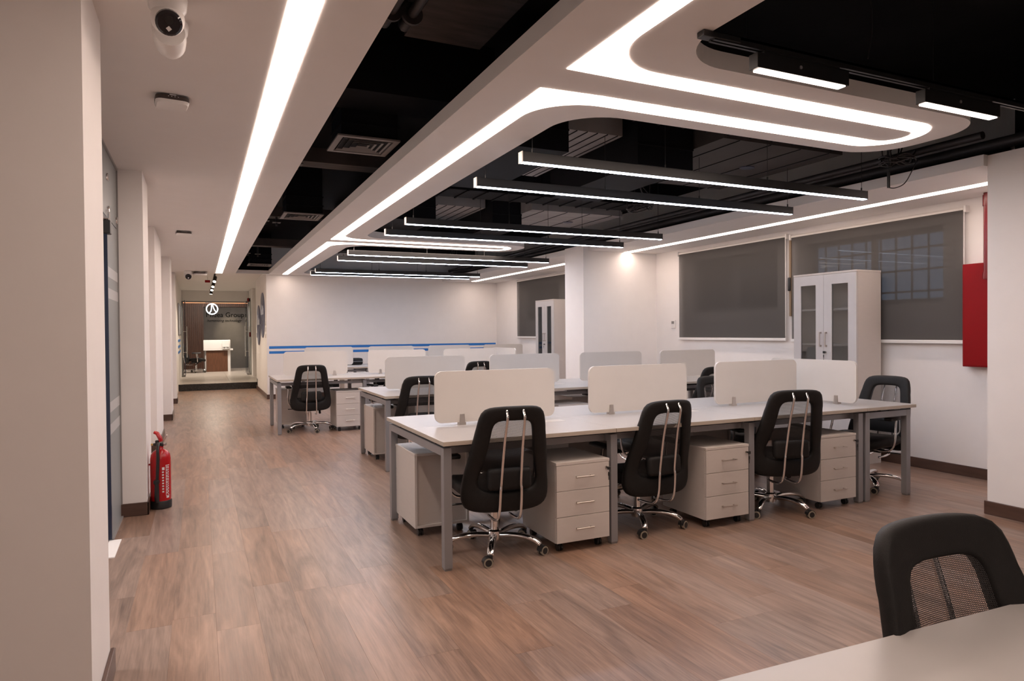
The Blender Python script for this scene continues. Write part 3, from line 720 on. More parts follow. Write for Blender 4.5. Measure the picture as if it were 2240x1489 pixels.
def make_chair(name, label, arms=True, recline=0.0, dz=0.0, spin=0.0, stitched=False):
    t = thing(name, label, 'chair', (0, 0, 0), 0, 'black task chairs')
    zb = 0.306+dz
    Rm = Matrix.Rotation(-recline, 4, 'X'); piv = Vector((0, -0.255, zb))
    def tr(p):
        q = Vector(p); q.z = zb+(q.z-zb)*1.035
        return piv+(Rm @ (q-piv))
    A, B = outline(0), outline(1); N = len(A); K = 14
    bm = nb(); rings = []
    for i in range(N):
        (u0, v0), (u1, v1) = A[i], B[i]; ring = []
        for j in range(K):
            a = 2*PI*j/K; f = 0.5-0.5*math.copysign(abs(math.cos(a))**0.55, math.cos(a)); u = u0+(u1-u0)*f; v = v0+(v1-v0)*f
            th = 0.025*math.copysign(abs(math.sin(a))**0.6, math.sin(a))
            ring.append(bm.verts.new(tr((u, back_y(u, v)+th, zb+v))))
        rings.append(ring)
    for i in range(N):
        a, b = rings[i], rings[(i+1) % N]
        for j in range(K): bm.faces.new((a[j], a[(j+1) % K], b[(j+1) % K], b[j]))
    bk = obj('backrest', bm, M['bfab'], t, True)
    # knitted mesh over the opening
    bm = nb(); nu, nv = 10, 16; g = []
    for j in range(nv+1):
        v = 0.115+(0.545-0.115)*j/nv; h = 0.186-0.066*max(0, (v-0.2)/0.33); row = []
        for i in range(nu+1):
            u = h*(2*i/nu-1); row.append(bm.verts.new(tr((u, back_y(u, v)+0.012, zb+v))))
        g.append(row)
    for j in range(nv):
        for i in range(nu): bm.faces.new((g[j][i], g[j][i+1], g[j+1][i+1], g[j+1][i]))
    obj('mesh_panel', bm, M['bmesh_'], bk, True)
    # lumbar pad
    bm = nb(); vs = bx(bm, -0.135, 0.135, -0.026, 0.026, -0.062, 0.062, 0.024, 4)
    for v in bm.verts:
        u = v.co.x; v.co = tr((u, back_y(u, 0.2)-0.034+v.co.y, zb+0.2+v.co.z))
    obj('lumbar_pad', bm, M['bfab'], bk, True)
    # chrome rods up the back
    for s in (-1, 1):
        pts = [(s*0.068, -0.10, zb-0.055), (s*0.068, -0.22, zb-0.052), (s*0.068, -0.285, zb-0.03), (s*0.066, -0.318, zb+0.03), (s*0.064, -0.335, zb+0.14), (s*0.060, -0.338, zb+0.19), (s*0.056, -0.385, zb+0.40), (s*0.052, -0.432, zb+0.545), (s*0.051, -0.428, zb+0.575), (s*0.050, -0.412, zb+0.600)]
        pts = [p if i < 2 else tr(p) for i, p in enumerate(pts)]
        bm = nb(); tube(bm, spline(pts, 4), 0.0085, 10); r = obj('back_rod', bm, M['chrome'], t, True)
        for q in (0.575, 0.592):
            bm = nb(); p = tr((s*0.0508, -0.433 if q < .58 else -0.427, zb+q)); bmesh.ops.create_uvsphere(bm, u_segments=8, v_segments=5, radius=0.0048, matrix=Matrix.Translation(p)); obj('screw', bm, M['bplas'], r, True)
    # seat
    bm = nb(); zs = 0.405+dz
    N2 = 40; prof = ((0.90, -0.045), (1.0, -0.028), (1.02, 0.0), (1.0, 0.022), (0.93, 0.038), (0.6, 0.047), (0.25, 0.045))
    rg = []
    for k, h in prof:
        ring = []
        for i in range(N2):
            a = 2*PI*i/N2; c, s = math.cos(a), math.sin(a)
            x = 0.255*math.copysign(abs(c)**0.55, c)*k; y = 0.245*math.copysign(abs(s)**0.55, s)*k
            ring.append(bm.verts.new((x, y+0.03, zs+h-0.035*max(0, y-0.13)/0.11*0.5+0.02*(x/0.25)**2*(k > 0.5))))
        rg.append(ring)
    for a, b in zip(rg, rg[1:]):
        for i in range(N2): bm.faces.new((a[i], a[(i+1) % N2], b[(i+1) % N2], b[i]))
    bm.faces.new(rg[0]); bm.faces.new(rg[-1])
    obj('seat', bm, M['bfab'], t, True)
    # mechanism, lever, lift
    bm = nb(); bx(bm, -0.085, 0.085, -0.13, 0.15, zs-0.078, zs-0.04, 0.008); bx(bm, -0.045, 0.045, -0.07, 0.07, zs-0.105, zs-0.075, 0.006); bx(bm, -0.09, 0.09, -0.16, -0.08, zs-0.112, zs-0.085, 0.004); obj('mechanism', bm, M['bplas'], t)
    bm = nb(); tube(bm, [(-0.06, -0.02, zs-0.085), (-0.2, -0.03, zs-0.088), (-0.27, -0.035, zs-0.085)], 0.006, 8); tube(bm, [(-0.2, -0.03, zs-0.088), (-0.29, -0.037, zs-0.085)], [0.009, 0.013], 8, 0.5); obj('lever', bm, M['bplas'], t, True)
    bm = nb(); cyl(bm, (0.14, 0.10, zs-0.055), (0.14, -0.02, zs-0.16), 0.016, 12); cyl(bm, (0.05, 0.05, zs-0.07), (0.2, 0.05, zs-0.07), 0.008, 8); obj('tension_knob', bm, M['bplas'], t, True, 40)
    bm = nb(); cyl(bm, (0, 0, 0.10), (0, 0, 0.26+dz), 0.026, 20); cyl(bm, (0, 0, 0.25+dz), (0, 0, zs-0.09), 0.016, 16); obj('gas_lift', bm, M['chrome'], t, True, 40)
    bm = nb(); lathe(bm, ((0.02, 0.062), (0.042, 0.066), (0.044, 0.10), (0.042, 0.125), (0.036, 0.13), (0.028, 0.134)), n=24); hub = obj('base_hub', bm, M['chrome'], t, True, 40)
    for k in range(5):
        a = spin+2*PI*k/5-PI/2; d = Vector((math.cos(a), math.sin(a), 0)); s = Vector((-d.y, d.x, 0))
        bm = nb(); P = spline([d*0.03+Vector((0, 0, 0.098)), d*0.12+Vector((0, 0, 0.108)), d*0.20+Vector((0, 0, 0.106)), d*0.265+Vector((0, 0, 0.092)), d*0.305+Vector((0, 0, 0.066))], 4)
        n_ = len(P); tube(bm, P, [0.020+0.004*math.sin(PI*i/(n_-1)) for i in range(n_)], 12, [0.75-0.1*i/n_ for i in range(n_)]); leg = obj('base_leg', bm, M['chrome'], t, True)
        c = d*0.305; off = Vector((math.cos(a+1.1+k), math.sin(a+1.1+k), 0))*0.018; wa = Vector((-off.y, off.x, 0)).normalized(); w0 = c+off+Vector((0, 0, 0.028))
        bm = nb(); cyl(bm, c+Vector((0, 0, 0.045)), c+Vector((0, 0, 0.066)), 0.014, 12)
        tube(bm, [w0-wa*0.006, w0+wa*0.006], 0.030, 16); 
        for v in list(bm.verts): pass
        cap = [w0+off.normalized()*-0.031*math.cos(q)+Vector((0, 0, 0.031*math.sin(q))) for q in [PI*j/8 for j in range(9)]]
        for i in range(8):
            p, q = cap[i], cap[i+1]; quad = [bm.verts.new(p-wa*0.022), bm.verts.new(p+wa*0.022), bm.verts.new(q+wa*0.022), bm.verts.new(q-wa*0.022)]; bm.faces.new(quad)
        cs = obj('caster', bm, M['bplas'], leg, True, 40)
        for sg in (-1, 1):
            bm = nb(); cyl(bm, w0+wa*sg*0.006, w0+wa*sg*0.022, 0.028, 18); cyl(bm, w0+wa*sg*0.022, w0+wa*sg*0.0235, 0.02, 14)
            bmesh.ops.recalc_face_normals(bm, faces=bm.faces[:])
            fs = list(bm.faces)
            for f in fs[-16:]: f.material_index = 1
            obj('wheel', bm, [M['wheel'], M['bplas']], leg, True, 40)
    if arms:
        for s in (-1, 1):
            za = 0.625+dz
            bm = nb(); P = spline([(s*0.10, 0.05, zs-0.06), (s*0.22, 0.05, zs-0.062), (s*0.272, 0.05, zs-0.02), (s*0.286, 0.045, zs+0.06), (s*0.280, 0.03, zs+0.13), (s*0.278, 0.015, za-0.01)], 5)
            tube(bm, P, 0.0125, 10, 0.7); a = obj('arm_bracket', bm, M['chrome'], t, True)
            bm = nb(); bx(bm, s*0.278-0.036, s*0.278+0.036, -0.12, 0.145, za-0.012, za+0.016, 0.012, 3)
            for v in bm.verts: v.co.z -= 0.10*max(0, v.co.y-0.04)**1.2+0.06*max(0, -v.co.y-0.05)
            obj('armrest', bm, M['bplas'], t, True)
    return t
def put(t, x, y, deg): t.location = (x, y, 0); t.rotation_euler = (0, 0, math.radians(deg)); return t
put(make_chair('task_chair', 'black mesh task chair seen from behind, first from the left at the front row', spin=math.radians(50)), 1.672, 3.90, -6)
put(make_chair('task_chair', 'reclined black mesh task chair seen from behind, second at the front row', recline=0.06, dz=-0.04, spin=math.radians(44)), 2.79, 3.95, 2)
put(make_chair('task_chair', 'turned black mesh task chair seen from behind, third at the front row', spin=math.radians(29)), 3.94, 3.845, -18)
CH = make_chair('task_chair', 'black mesh task chair facing left at the end desk by the window wall', spin=math.radians(11))
put(CH, 5.25, 4.05, 98)
put(dup(CH, 'black mesh task chair seen from behind at the left of the second row'), 2.02, 6.78, -4)
put(dup(CH, 'black mesh task chair at the window end of the second row, before the pier'), 5.43, 6.56, 8)
put(dup(CH, 'black mesh task chair seen from behind at the left end of the third row'), 1.40, 9.86, -3)
put(dup(CH, 'black mesh task chair half hidden by a screen, second at the third row'), 2.52, 9.72, 14)
put(dup(CH, 'black mesh task chair showing only its top, third at the third row'), 3.72, 9.62, 4)
put(make_chair('task_chair', 'black mesh chair facing the camera, edge showing left of the front third screen', dz=-0.05, recline=0.06, spin=math.radians(11)), 4.75, 5.06, 182)
put(dup(CH, 'black mesh task chair facing the camera behind the front row, hidden by the first screen'), 2.06, 4.70, 176)
put(dup(CH, 'black mesh task chair facing the camera behind the front row, hidden by the second screen'), 3.42, 4.70, 180)
put(make_chair('task_chair', 'black mesh task chair close to the camera, cut by the right picture edge', dz=-0.004, spin=0.3), 1.475, 0.595, 177)

# foreground desk
t = thing('foreground_desk', 'pale desk corner in the foreground at the lower right', 'desk', (0.62, 0.938, 0), math.radians(-1.9))
bm = nb(); bx(bm, 0, 1.9, -0.62, 0, 0.724, 0.75, 0.0015, 1)
for f in bm.faces: f.material_index = 1 if abs(f.normal.z) < 0.5 else 0
obj('desktop', bm, [M['desk'], M['edge']], t)
for x in (0.02, 1.83):
    for y in (-0.59, -0.08):
        bm = nb(); bx(bm, x, x+LEG, y, y+LEG, 0, 0.708, 0.002, 1); obj('leg', bm, M['steel'], t)
    bm = nb(); bx(bm, x, x+LEG, -0.54, -0.08, 0.658, 0.708); obj('cross_beam', bm, M['steel'], t)
    bm = nb(); bx(bm, x, x+LEG, -0.4, -0.3, 0.708, 0.724); obj('spacer', bm, M['bplas'], t)

# ------------------------------------------------------------------ glazed cabinets (front faces -x)
def cabinet(label, x, y0, y1, depth, ztop, content):
    t = thing('glazed_cabinet', label, 'cabinet', (x, y0, 0), 0, 'tall glazed cabinets by the windows'); W = y1-y0
    bm = nb()
    bx(bm, 0.02, depth, 0, 0.018, 0.0, ztop-0.02); bx(bm, 0.02, depth, W-0.018, W, 0.0, ztop-0.02); bx(bm, depth-0.01, depth, 0.018, W-0.018, 0.05, ztop-0.02); bx(bm, 0.02, depth-0.01, 0.018, W-0.018, 0.05, 0.068)
    obj('carcass', bm, M['cab'], t)
    bm = nb(); bx(bm, 0, depth+0.002, -0.002, W+0.002, ztop-0.02, ztop, 0.0012, 1); obj('top_panel', bm, M['cab'], t)
    for z in (0.78, 1.20, 1.57):
        bm = nb(); bx(bm, 0.03, depth-0.01, 0.018, W-0.018, z, z+0.018); obj('shelf', bm, M['cabd'], t)
    for s in (0, 1):
        a, b = (0.0015, W/2-0.0015) if s == 0 else (W/2+0.0015, W-0.0015); ga, gb = (a+0.095, b-0.098) if s == 0 else (a+0.098, b-0.095)
        z0, z1 = 0.055, ztop-0.022; g0, g1 = 0.86, ztop-0.125
        bm = nb(); bx(bm, 0, 0.018, a, ga, z0, z1); bx(bm, 0, 0.018, gb, b, z0, z1); bx(bm, 0, 0.018, ga, gb, z0, g0); bx(bm, 0, 0.018, ga, gb, g1, z1); d = obj('door', bm, M['cabd'], t)
        bm = nb(); bx(bm, 0.007, 0.011, ga, gb, g0, g1); obj('glass_pane', bm, M['glasst'], d)
        yh = W/2+(-0.035 if s == 0 else 0.035); bm = nb()
        bx(bm, -0.028, -0.02, yh-0.005, yh+0.005, 1.19, 1.34); bx(bm, -0.024, 0, yh-0.009, yh+0.009, 1.325, 1.343); bx(bm, -0.024, 0, yh-0.009, yh+0.009, 1.187, 1.205); obj('handle', bm, M['nickel'], d)
    bm = nb(); yk = W/2-0.025; cyl(bm, (-0.006, yk, 1.13), (0.0, yk, 1.13), 0.011, 14); lk = obj('lock', bm, M['nickel'], t, True, 40)
    bm = nb(); bx(bm, -0.03, -0.006, yk-0.002, yk+0.002, 1.122, 1.138); bx(bm, -0.032, -0.027, yk-0.02, yk+0.012, 1.118, 1.142, 0.002, 1); bx(bm, -0.032, -0.028, yk-0.006, yk+0.006, 1.075, 1.105, 0.002, 1); bx(bm, -0.031, -0.029, yk-0.002, yk+0.002, 1.05, 1.078); obj('key', bm, M['bplas'], lk)
    return t
cabinet('tall white cabinet with two glazed doors beside the near blinds', 5.965, 4.69, 5.475, 0.36, 1.965, 0)
cabinet('tall white cabinet with two glazed doors half hidden behind the pier', 5.97, 11.06, 11.80, 0.40, 1.972, 1)
for k in range(2):
    t = thing('blue_box_file', 'blue box file %s of the pair in the far cabinet' % ('at the bottom' if k == 0 else 'on top'), 'file', (6.14, 11.60, 0.798+k*0.075+0.002*k))
    bm = nb(); bx(bm, -0.12, 0.12, -0.13, 0.13, 0, 0.07, 0.004, 1); obj('case', bm, M['blue'], t)
    bm = nb(); bx(bm, -0.122, -0.12, -0.09, 0.09, 0.025, 0.048); obj('spine_label', bm, M['lbl'], t)

# ------------------------------------------------------------------ blinds
def blind(label, x, y0, y1, z0, z1):
    t = thing('roller_blind', label, 'blind', (x, y0, z0), 0, 'charcoal roller blinds'); L = y1-y0; H = z1-z0
    bm = nb(); q = [bm.verts.new((0, y, z)) for y, z in ((0.02, 0.03), (L-0.02, 0.03), (L-0.02, H-0.03), (0.02, H-0.03))]; bm.faces.new(q); obj('fabric', bm, M['fab'], t)
    bm = nb(); cyl(bm, (0.018, 0.01, H-0.03), (0.018, L-0.01, H-0.03), 0.021, 18); obj('roller', bm, M['alu'], t, True, 40)
    bm = nb(); bx(bm, -0.012, 0.008, 0.01, L-0.01, 0.0, 0.034, 0.004, 2); obj('bottom_rail', bm, M['white'], t)
    for y in (0.0, L):
        bm = nb(); bx(bm, -0.012, 0.05, y-0.012, y+0.012, H-0.065, H, 0.006, 2); obj('bracket', bm, M['white'], t)
    bm = nb(); cyl(bm, (-0.01, 0.004, 0.06), (-0.01, 0.004, H-0.05), 0.004, 6); obj('pull_chain', bm, M['white'], t)
    return t
blind('wide charcoal roller blind behind the near glazed cabinet, right one of the pair', WX-0.05, 3.885, 5.905, 1.225, 2.495)
blind('charcoal roller blind between the pier and the near glazed cabinet', WX-0.05, 5.965, 7.975, 1.235, 2.515)
blind('charcoal roller blind of the far bay, left one next to the end wall', WX2-0.05, 11.38, 13.78, 1.235, 2.53)
blind('charcoal roller blind of the far bay, mostly hidden by the pier', WX2-0.05, 9.3, 11.34, 1.235, 2.53)
# small black handle by the gap of the near blinds
t = thing('window_latch', 'black plastic latch on the window strip in the gap of the near blinds', 'latch', (WX-0.02, 5.935, 1.83))
bm = nb(); bx(bm, -0.03, 0.0, -0.016, 0.016, 0, 0.16, 0.01, 3); obj('body', bm, M['bplas'], t, True, 50)
bm = nb(); bx(bm, -0.004, 0.02, -0.012, 0.012, -0.3, 0.62); obj('strip', bm, mat('tan_strip', (0.25, 0.17, 0.10), 0.5), t)

# thermostat
t = thing('thermostat', 'small white wall thermostat with grey display left of the near blinds', 'thermostat', (WX, 8.14, 1.464))
bm = nb(); bx(bm, -0.022, 0, -0.045, 0.045, -0.06, 0.06, 0.005, 2); obj('case', bm, M['white'], t)
bm = nb(); bx(bm, -0.0235, -0.021, -0.03, 0.03, 0.005, 0.045); obj('display', bm, mat('lcd_grey', (0.22, 0.21, 0.20), 0.3), t)
for k in range(3):
    bm = nb(); bx(bm, -0.0235, -0.021, -0.028+k*0.021, -0.014+k*0.021, -0.035, -0.025, 0.002, 1); obj('button', bm, M['alu'], t)

# red hose cabinet and pipe
t = thing('hose_cabinet', 'plain red fire cabinet on the window wall behind the near pillar', 'fire cabinet', (WX, 3.30, 1.02))
bm = nb(); bx(bm, -0.10, -0.001, 0, 0.58, 0, 0.93, 0.004, 1); obj('case', bm, M['red'], t)
bm = nb(); bx(bm, -0.104, -0.10, 0.012, 0.568, 0.012, 0.918, 0.002, 1); obj('door', bm, M['red'], t)
t = thing('red_pipe', 'dark red fire pipe running up from the red cabinet to the soffit', 'pipe', (6.285, 3.637, 0))
bm = nb(); cyl(bm, (0, 0, 1.82), (0, 0, ZS), 0.030, 18); obj('riser', bm, M['redpipe'], t, True, 40)
bm = nb(); cyl(bm, (0, 0, 2.44), (0, 0, 2.535), 0.037, 18); obj('upper_coupling', bm, M['redpipe'], t, True, 40)
bm = nb(); cyl(bm, (0, 0, 1.80), (0, 0, 1.86), 0.037, 18); obj('lower_coupling', bm, M['redpipe'], t, True, 40)

# blue stripes on the end wall (painted bands)
for k, z in enumerate((1.085, 0.980)):
    bm = nb(); bx(bm, 1.33, 6.52, YB-0.003, YB, z-0.027, z+0.027); o = struct('trim_%d' % (k+1), bm, M['blue'])

# black bag on the last row
t = thing('laptop_bag', 'black laptop bag lying on the last row desk behind the leftmost screen', 'bag', (2.72, 13.42, 0.752))
bm = nb(); bx(bm, -0.2, 0.2, -0.13, 0.13, 0, 0.13, 0.035, 4); obj('body', bm, M['bfab'], t, True)
bm = nb(); bx(bm, -0.203, 0.203, -0.133, 0.133, 0.062, 0.070, 0.003, 1); obj('zip', bm, M['steel'], t)
bm = nb(); tube(bm, spline([(-0.06, -0.13, 0.10), (-0.05, -0.16, 0.10), (0.05, -0.16, 0.10), (0.06, -0.13, 0.10)], 5), 0.009, 8); obj('handle', bm, M['bfab'], t, True)

# ------------------------------------------------------------------ left side things
# glass partition
t = thing('glass_partition', 'frameless glass partition with chrome fittings beside the near left pillar', 'glass partition', (-0.555, 3.17, 0))
y0, y1 = 2.035, 2.675
def pane(name, a, b, z0, z1, edge):
    bm = nb(); bx(bm, -0.005, 0.005, a, b, z0, z1)
    for f in bm.faces: f.material_index = 0 if abs(f.normal.x) > 0.5 else 1
    return obj(name, bm, [M['glassf'], M['gedge']], t)
p = pane('side_panel', y0, y1, 0.012, 2.16, 0)
for z in (1.80, 1.655, 0.885, 0.735):
    bm = nb(); bx(bm, 0.0055, 0.0062, y0+0.005, y1, z-0.035, z+0.035); obj('frosted_band', bm, M['frost'], p)
bm = nb(); bx(bm, -0.011, 0.011, y0-0.012, y0+0.001, 0.012, 2.05); obj('edge_profile', bm, M['gedge'], t)
p2 = pane('transom_panel', 0.9, y1, 2.166, 2.605, 0); pane('transom_panel', 0.0, 0.895, 2.166, 2.605, 0)
bm = nb(); bx(bm, -0.015, 0.015, 0, y1, 2.6, ZC); bx(bm, -0.015, 0.015, y1-0.006, y1+0.003, 0.012, 2.6); bx(bm, -0.02, 0.02, y0, y1, 0, 0.012); obj('edge_channel', bm, M['frame'], t)
for y, z in ((y0+0.05, 2.43), (y0+0.1, 2.22), (y1-0.06, 2.22)):
    bm = nb(); lathe(bm, ((0.012, -0.016), (0.026, -0.016), (0.028, 0.0), (0.026, 0.016), (0.012, 0.018)), (0, y, z), 18, 'x'); obj('point_fixing', bm, M['chrome'], t, True, 50)
bm = nb(); bx(bm, -0.022, 0.022, y0-0.03, y0+0.07, 2.14, 2.2, 0.004, 1); obj('patch_fitting', bm, M['chrome'], t)
bm = nb(); bx(bm, -0.03, 0.03, y0-0.02, y0+0.06, 2.045, 2.135, 0.004, 1); obj('lock_box', bm, M['bplas'], t)
# threshold strip
box('trim_3', M['wall'], -0.56, -0.49, 4.8, 5.2, 0.0, 0.006)

# ceiling camera, access points
def dome(label, x, y, s=1.0, rz=0.0):
    t = thing('ceiling_camera', label, 'camera', (x, y, ZC), rz)
    bm = nb(); lathe(bm, ((0.058*s, 0.0), (0.060*s, -0.012*s), (0.058*s, -0.045*s), (0.05*s, -0.055*s)), n=28); obj('mount', bm, M['white'], t, True, 50)
    bm = nb(); bmesh.ops.create_uvsphere(bm, u_segments=28, v_segments=18, radius=0.056*s, matrix=Matrix.Translation((0, 0, -0.072*s))); b = obj('ball', bm, M['white'], t, True)
    d = Vector((0.42, -0.78, -0.35)).normalized(); c = Vector((0, 0, -0.072*s))
    bm = nb(); tube(bm, [c+d*0.03*s, c+d*0.052*s, c+d*0.056*s], [0.044*s, 0.044*s, 0.036*s], 24); obj('lens_face', bm, M['screen_off'], b, True, 40)
    u = Vector((0, 0, 1)); sx = d.cross(u).normalized(); uy = sx.cross(d)
    bm = nb(); tube(bm, [c+d*0.054*s+uy*-0.018*s, c+d*0.0575*s+uy*-0.018*s], 0.009*s, 10); obj('infrared_lamp', bm, M['lbl'], b, True, 40)
    bm = nb(); tube(bm, [c+d*0.054*s+uy*0.012*s, c+d*0.0575*s+uy*0.012*s], 0.013*s, 14); obj('lens', bm, M['bplas'], b, True, 40)
    return t
def cam_near():
    t = thing('ceiling_camera', 'white double turret security camera with red tag on the ceiling at top left', 'camera', (-0.09, 2.86, ZC))
    c = Vector((0.0, -0.06, -0.085)); d = Vector((0.10, -0.80, -0.60)).normalized()
    bm = nb(); lathe(bm, ((0.066, 0.0), (0.068, -0.01), (0.064, -0.05), (0.05, -0.07)), (0, -0.06, 0), 30); obj('mount', bm, M['white'], t, True, 50)
    bm = nb(); bmesh.ops.create_uvsphere(bm, u_segments=28, v_segments=18, radius=0.058, matrix=Matrix.Translation(c)); b = obj('ball', bm, M['white'], t, True)
    bm = nb(); tube(bm, [c+d*0.03, c+d*0.053, c+d*0.060], [0.045, 0.045, 0.037], 24); obj('lens_face', bm, M['screen_off'], b, True, 40)
    u = Vector((0, 0, 1)); sx = d.cross(u).normalized(); uy = sx.cross(d)
    bm = nb(); tube(bm, [c+d*0.058-uy*0.018, c+d*0.0615-uy*0.018], 0.010, 4); obj('infrared_lamp', bm, M['lbl'], b)
    bm = nb(); tube(bm, [c+d*0.058+uy*0.012, c+d*0.0615+uy*0.012], 0.015, 16); obj('lens', bm, M['bplas'], b, True, 40)
    bm = nb(); bx(bm, 0.0, 0.05, -0.132, -0.126, -0.035, -0.012); obj('red_tag', bm, M['red'], t)
    # second turret turned to the room
    bm = nb(); lathe(bm, ((0.066, 0.0), (0.068, -0.012), (0.064, -0.045), (0.05, -0.06)), (0, 0.17, 0), 30); obj('mount', bm, M['white'], t, True, 50)
    bm = nb(); tube(bm, spline([(0, 0.12, -0.06), (0, 0.19, -0.068), (0.0, 0.25, -0.064), (0.0, 0.29, -0.058)], 5), [0.056, .058, .060, .060, .060, .059, .058, .057, .056, .054, .052, .050, .048, .046, .040, .030], 22); obj('shroud', bm, M['white'], t, True, 60)
    return t
cam_near()
dome('small white turret camera on the ceiling at the far corridor mouth', -0.18, 14.75, 1.25, math.radians(-25))
def access(label, x, y, s=1.0, rz=0.0):
    t = thing('access_point', label, 'access point', (x, y, ZC), rz, 'ceiling access points')
    bm = nb(); bx(bm, -0.07*s, 0.07*s, -0.05*s, 0.05*s, -0.012*s, 0); bx(bm, -0.02*s, 0.02*s, -0.1*s, -0.04*s, -0.018*s, -0.004*s); bx(bm, 0.0, 0.012*s, -0.1*s, 0.02*s, -0.03*s, -0.008*s); obj('bracket', bm, M['white'], t)
    bm = nb(); plate(bm, rrect(-0.105*s, 0.105*s, -0.105*s, 0.105*s, 0.045*s), 'z', -0.040*s, -0.012*s); obj('back_case', bm, mat('ap_brown_case', (0.05, 0.035, 0.03), 0.45), t)
    bm = nb(); vs = plate(bm, rrect(-0.105*s, 0.105*s, -0.105*s, 0.105*s, 0.045*s), 'z', -0.040*s, -0.060*s)
    for v in bm.verts:
        if v.co.z < -0.05*s: v.co.x *= 0.9; v.co.y *= 0.9
    obj('cover', bm, M['white'], t, True, 50)
    for k in range(4):
        bm = nb(); bx(bm, (-0.03+0.02*k)*s, (-0.024+0.02*k)*s, -0.1055*s, -0.104*s, -0.022*s, -0.018*s); obj('port', bm, M['lbl'], t)
    return t
access('white wireless access point on the ceiling behind the near security camera', -0.115, 4.0, 0.76, 0.1)
access('wireless access point on the ceiling midway along the left pillars', -0.155, 9.1, 0.8, 0.1)
access('wireless access point on the ceiling beside the far turret camera', 0.03, 14.8, 1.2, 0.1)

# fire extinguisher
t = thing('fire_extinguisher', 'red fire extinguisher with black hose standing by the left pillar', 'fire extinguisher', (-0.292, 6.04, 0), math.radians(-18))
bm = nb(); lathe(bm, ((0.060, 0.05), (0.074, 0.055), (0.0745, 0.32), (0.0735, 0.39), (0.068, 0.425), (0.052, 0.45), (0.03, 0.462), (0.022, 0.468), (0.022, 0.49), (0.012, 0.492)), n=36); cy = obj('cylinder', bm, M['redx'], t, True, 60)
bm = nb(); lathe(bm, ((0.07, 0.0), (0.078, 0.006), (0.079, 0.058), (0.076, 0.064)), n=36); obj('foot_ring', bm, M['bplas'], t, True, 50)
bm = nb(); bx(bm, -0.022, 0.022, -0.018, 0.018, 0.485, 0.515, 0.004, 1); cyl(bm, (-0.05, 0, 0.502), (0.03, 0, 0.502), 0.011, 12); bx(bm, -0.035, -0.01, -0.012, 0.012, 0.50, 0.535, 0.003, 1); v = obj('valve', bm, M['bplas'], t, True, 40)
bm = nb(); cyl(bm, (-0.068, 0, 0.502), (-0.048, 0, 0.502), 0.008, 10); obj('pin', bm, M['brass'], v, True, 40)
bm = nb(); lathe(bm, ((0.004, -0.008), (0.013, -0.008), (0.013, 0.008), (0.004, 0.010)), (0.037, -0.004, 0.505), 14, 'x'); obj('gauge', bm, M['nickel'], v, True, 40)
bm = nb(); tube(bm, [(0.008, -0.004, 0.525), (0.0, -0.004, 0.555), (-0.02, -0.004, 0.59), (-0.042, -0.004, 0.60)], [0.018, 0.021, 0.020, 0.017], 10, 0.75); obj('upper_lever', bm, M['redx'], t, True, 40)
bm = nb(); tube(bm, [(0.02, 0.0, 0.515), (0.04, 0, 0.55), (0.05, 0.0, 0.575)], [0.01, 0.012, 0.008], 8, 0.4); obj('lower_handle', bm, M['nickel'], t, True, 40)
bm = nb(); tube(bm, spline([(0.0, -0.015, 0.505), (0.004, -0.05, 0.512), (0.012, -0.082, 0.47), (0.015, -0.090, 0.38), (0.008, -0.090, 0.25), (0.004, -0.090, 0.20)], 7), 0.0115, 12); h = obj('hose', bm, M['bplas'], t, True)
bm = nb(); bx(bm, -0.018, 0.020, -0.103, -0.070, 0.205, 0.235, 0.004, 1); obj('hose_clip', bm, M['bplas'], h)
bm = nb(); tube(bm, [(0.004, -0.090, 0.21), (0.004, -0.090, 0.15), (0.004, -0.091, 0.06)], [0.014, 0.017, 0.017], 12); obj('nozzle', bm, M['bplas'], h, True, 40)
bm = nb(); bx(bm, -0.083, -0.07, -0.02, 0.0, 0.34, 0.352); obj('bracket_lug', bm, M['redx'], t)
def on_cyl(bm, a0, a1, z0, z1, r=0.0752, n=6):
    g = []
    for i in range(n+1):
        a = math.radians(a0+(a1-a0)*i/n); g.append((bm.verts.new((r*math.cos(a), r*math.sin(a), z0)), bm.verts.new((r*math.cos(a), r*math.sin(a), z1))))
    for p, q in zip(g, g[1:]): bm.faces.new((p[0], q[0], q[1], p[1]))
bm = nb(); rn = random.Random(5)
# white pictograms and text block printed on the flank
z = 0.33
for i in range(9):
    h = 0.022 if i == 0 else 0.012; on_cyl(bm, -62, -52 if i else -48, z-h, z); z -= h+0.010
for zz, a0, a1 in ((0.345, -40, -16), (0.105, -40, -16)): on_cyl(bm, a0, a1, zz-0.004, zz)
on_cyl(bm, -41, -39, 0.105, 0.345, n=1)
for c in range(2):
    z = 0.335
    while z > 0.12:
        h = rn.uniform(0.008, 0.02); on_cyl(bm, -36+c*9, -31+c*9, z-h, z, n=2); z -= h+0.006
on_cyl(bm, -38, -20, 0.085, 0.098)
obj('printed_label', bm, M['lbl'], t)
# white board leaning in the recess behind it
t = thing('leaning_board', 'white board with yellow edge leaning in the recess behind the extinguisher', 'board', (-0.46, 6.9, 0), 0)
bm = nb(); bx(bm, -0.012, 0.012, -0.25, 0.25, 0.0, 0.46, 0.002, 1); obj('panel', bm, M['white'], t)
bm = nb(); bx(bm, -0.014, 0.014, -0.26, -0.25, 0.0, 0.46); obj('edge_strip', bm, M['yellow'], t)

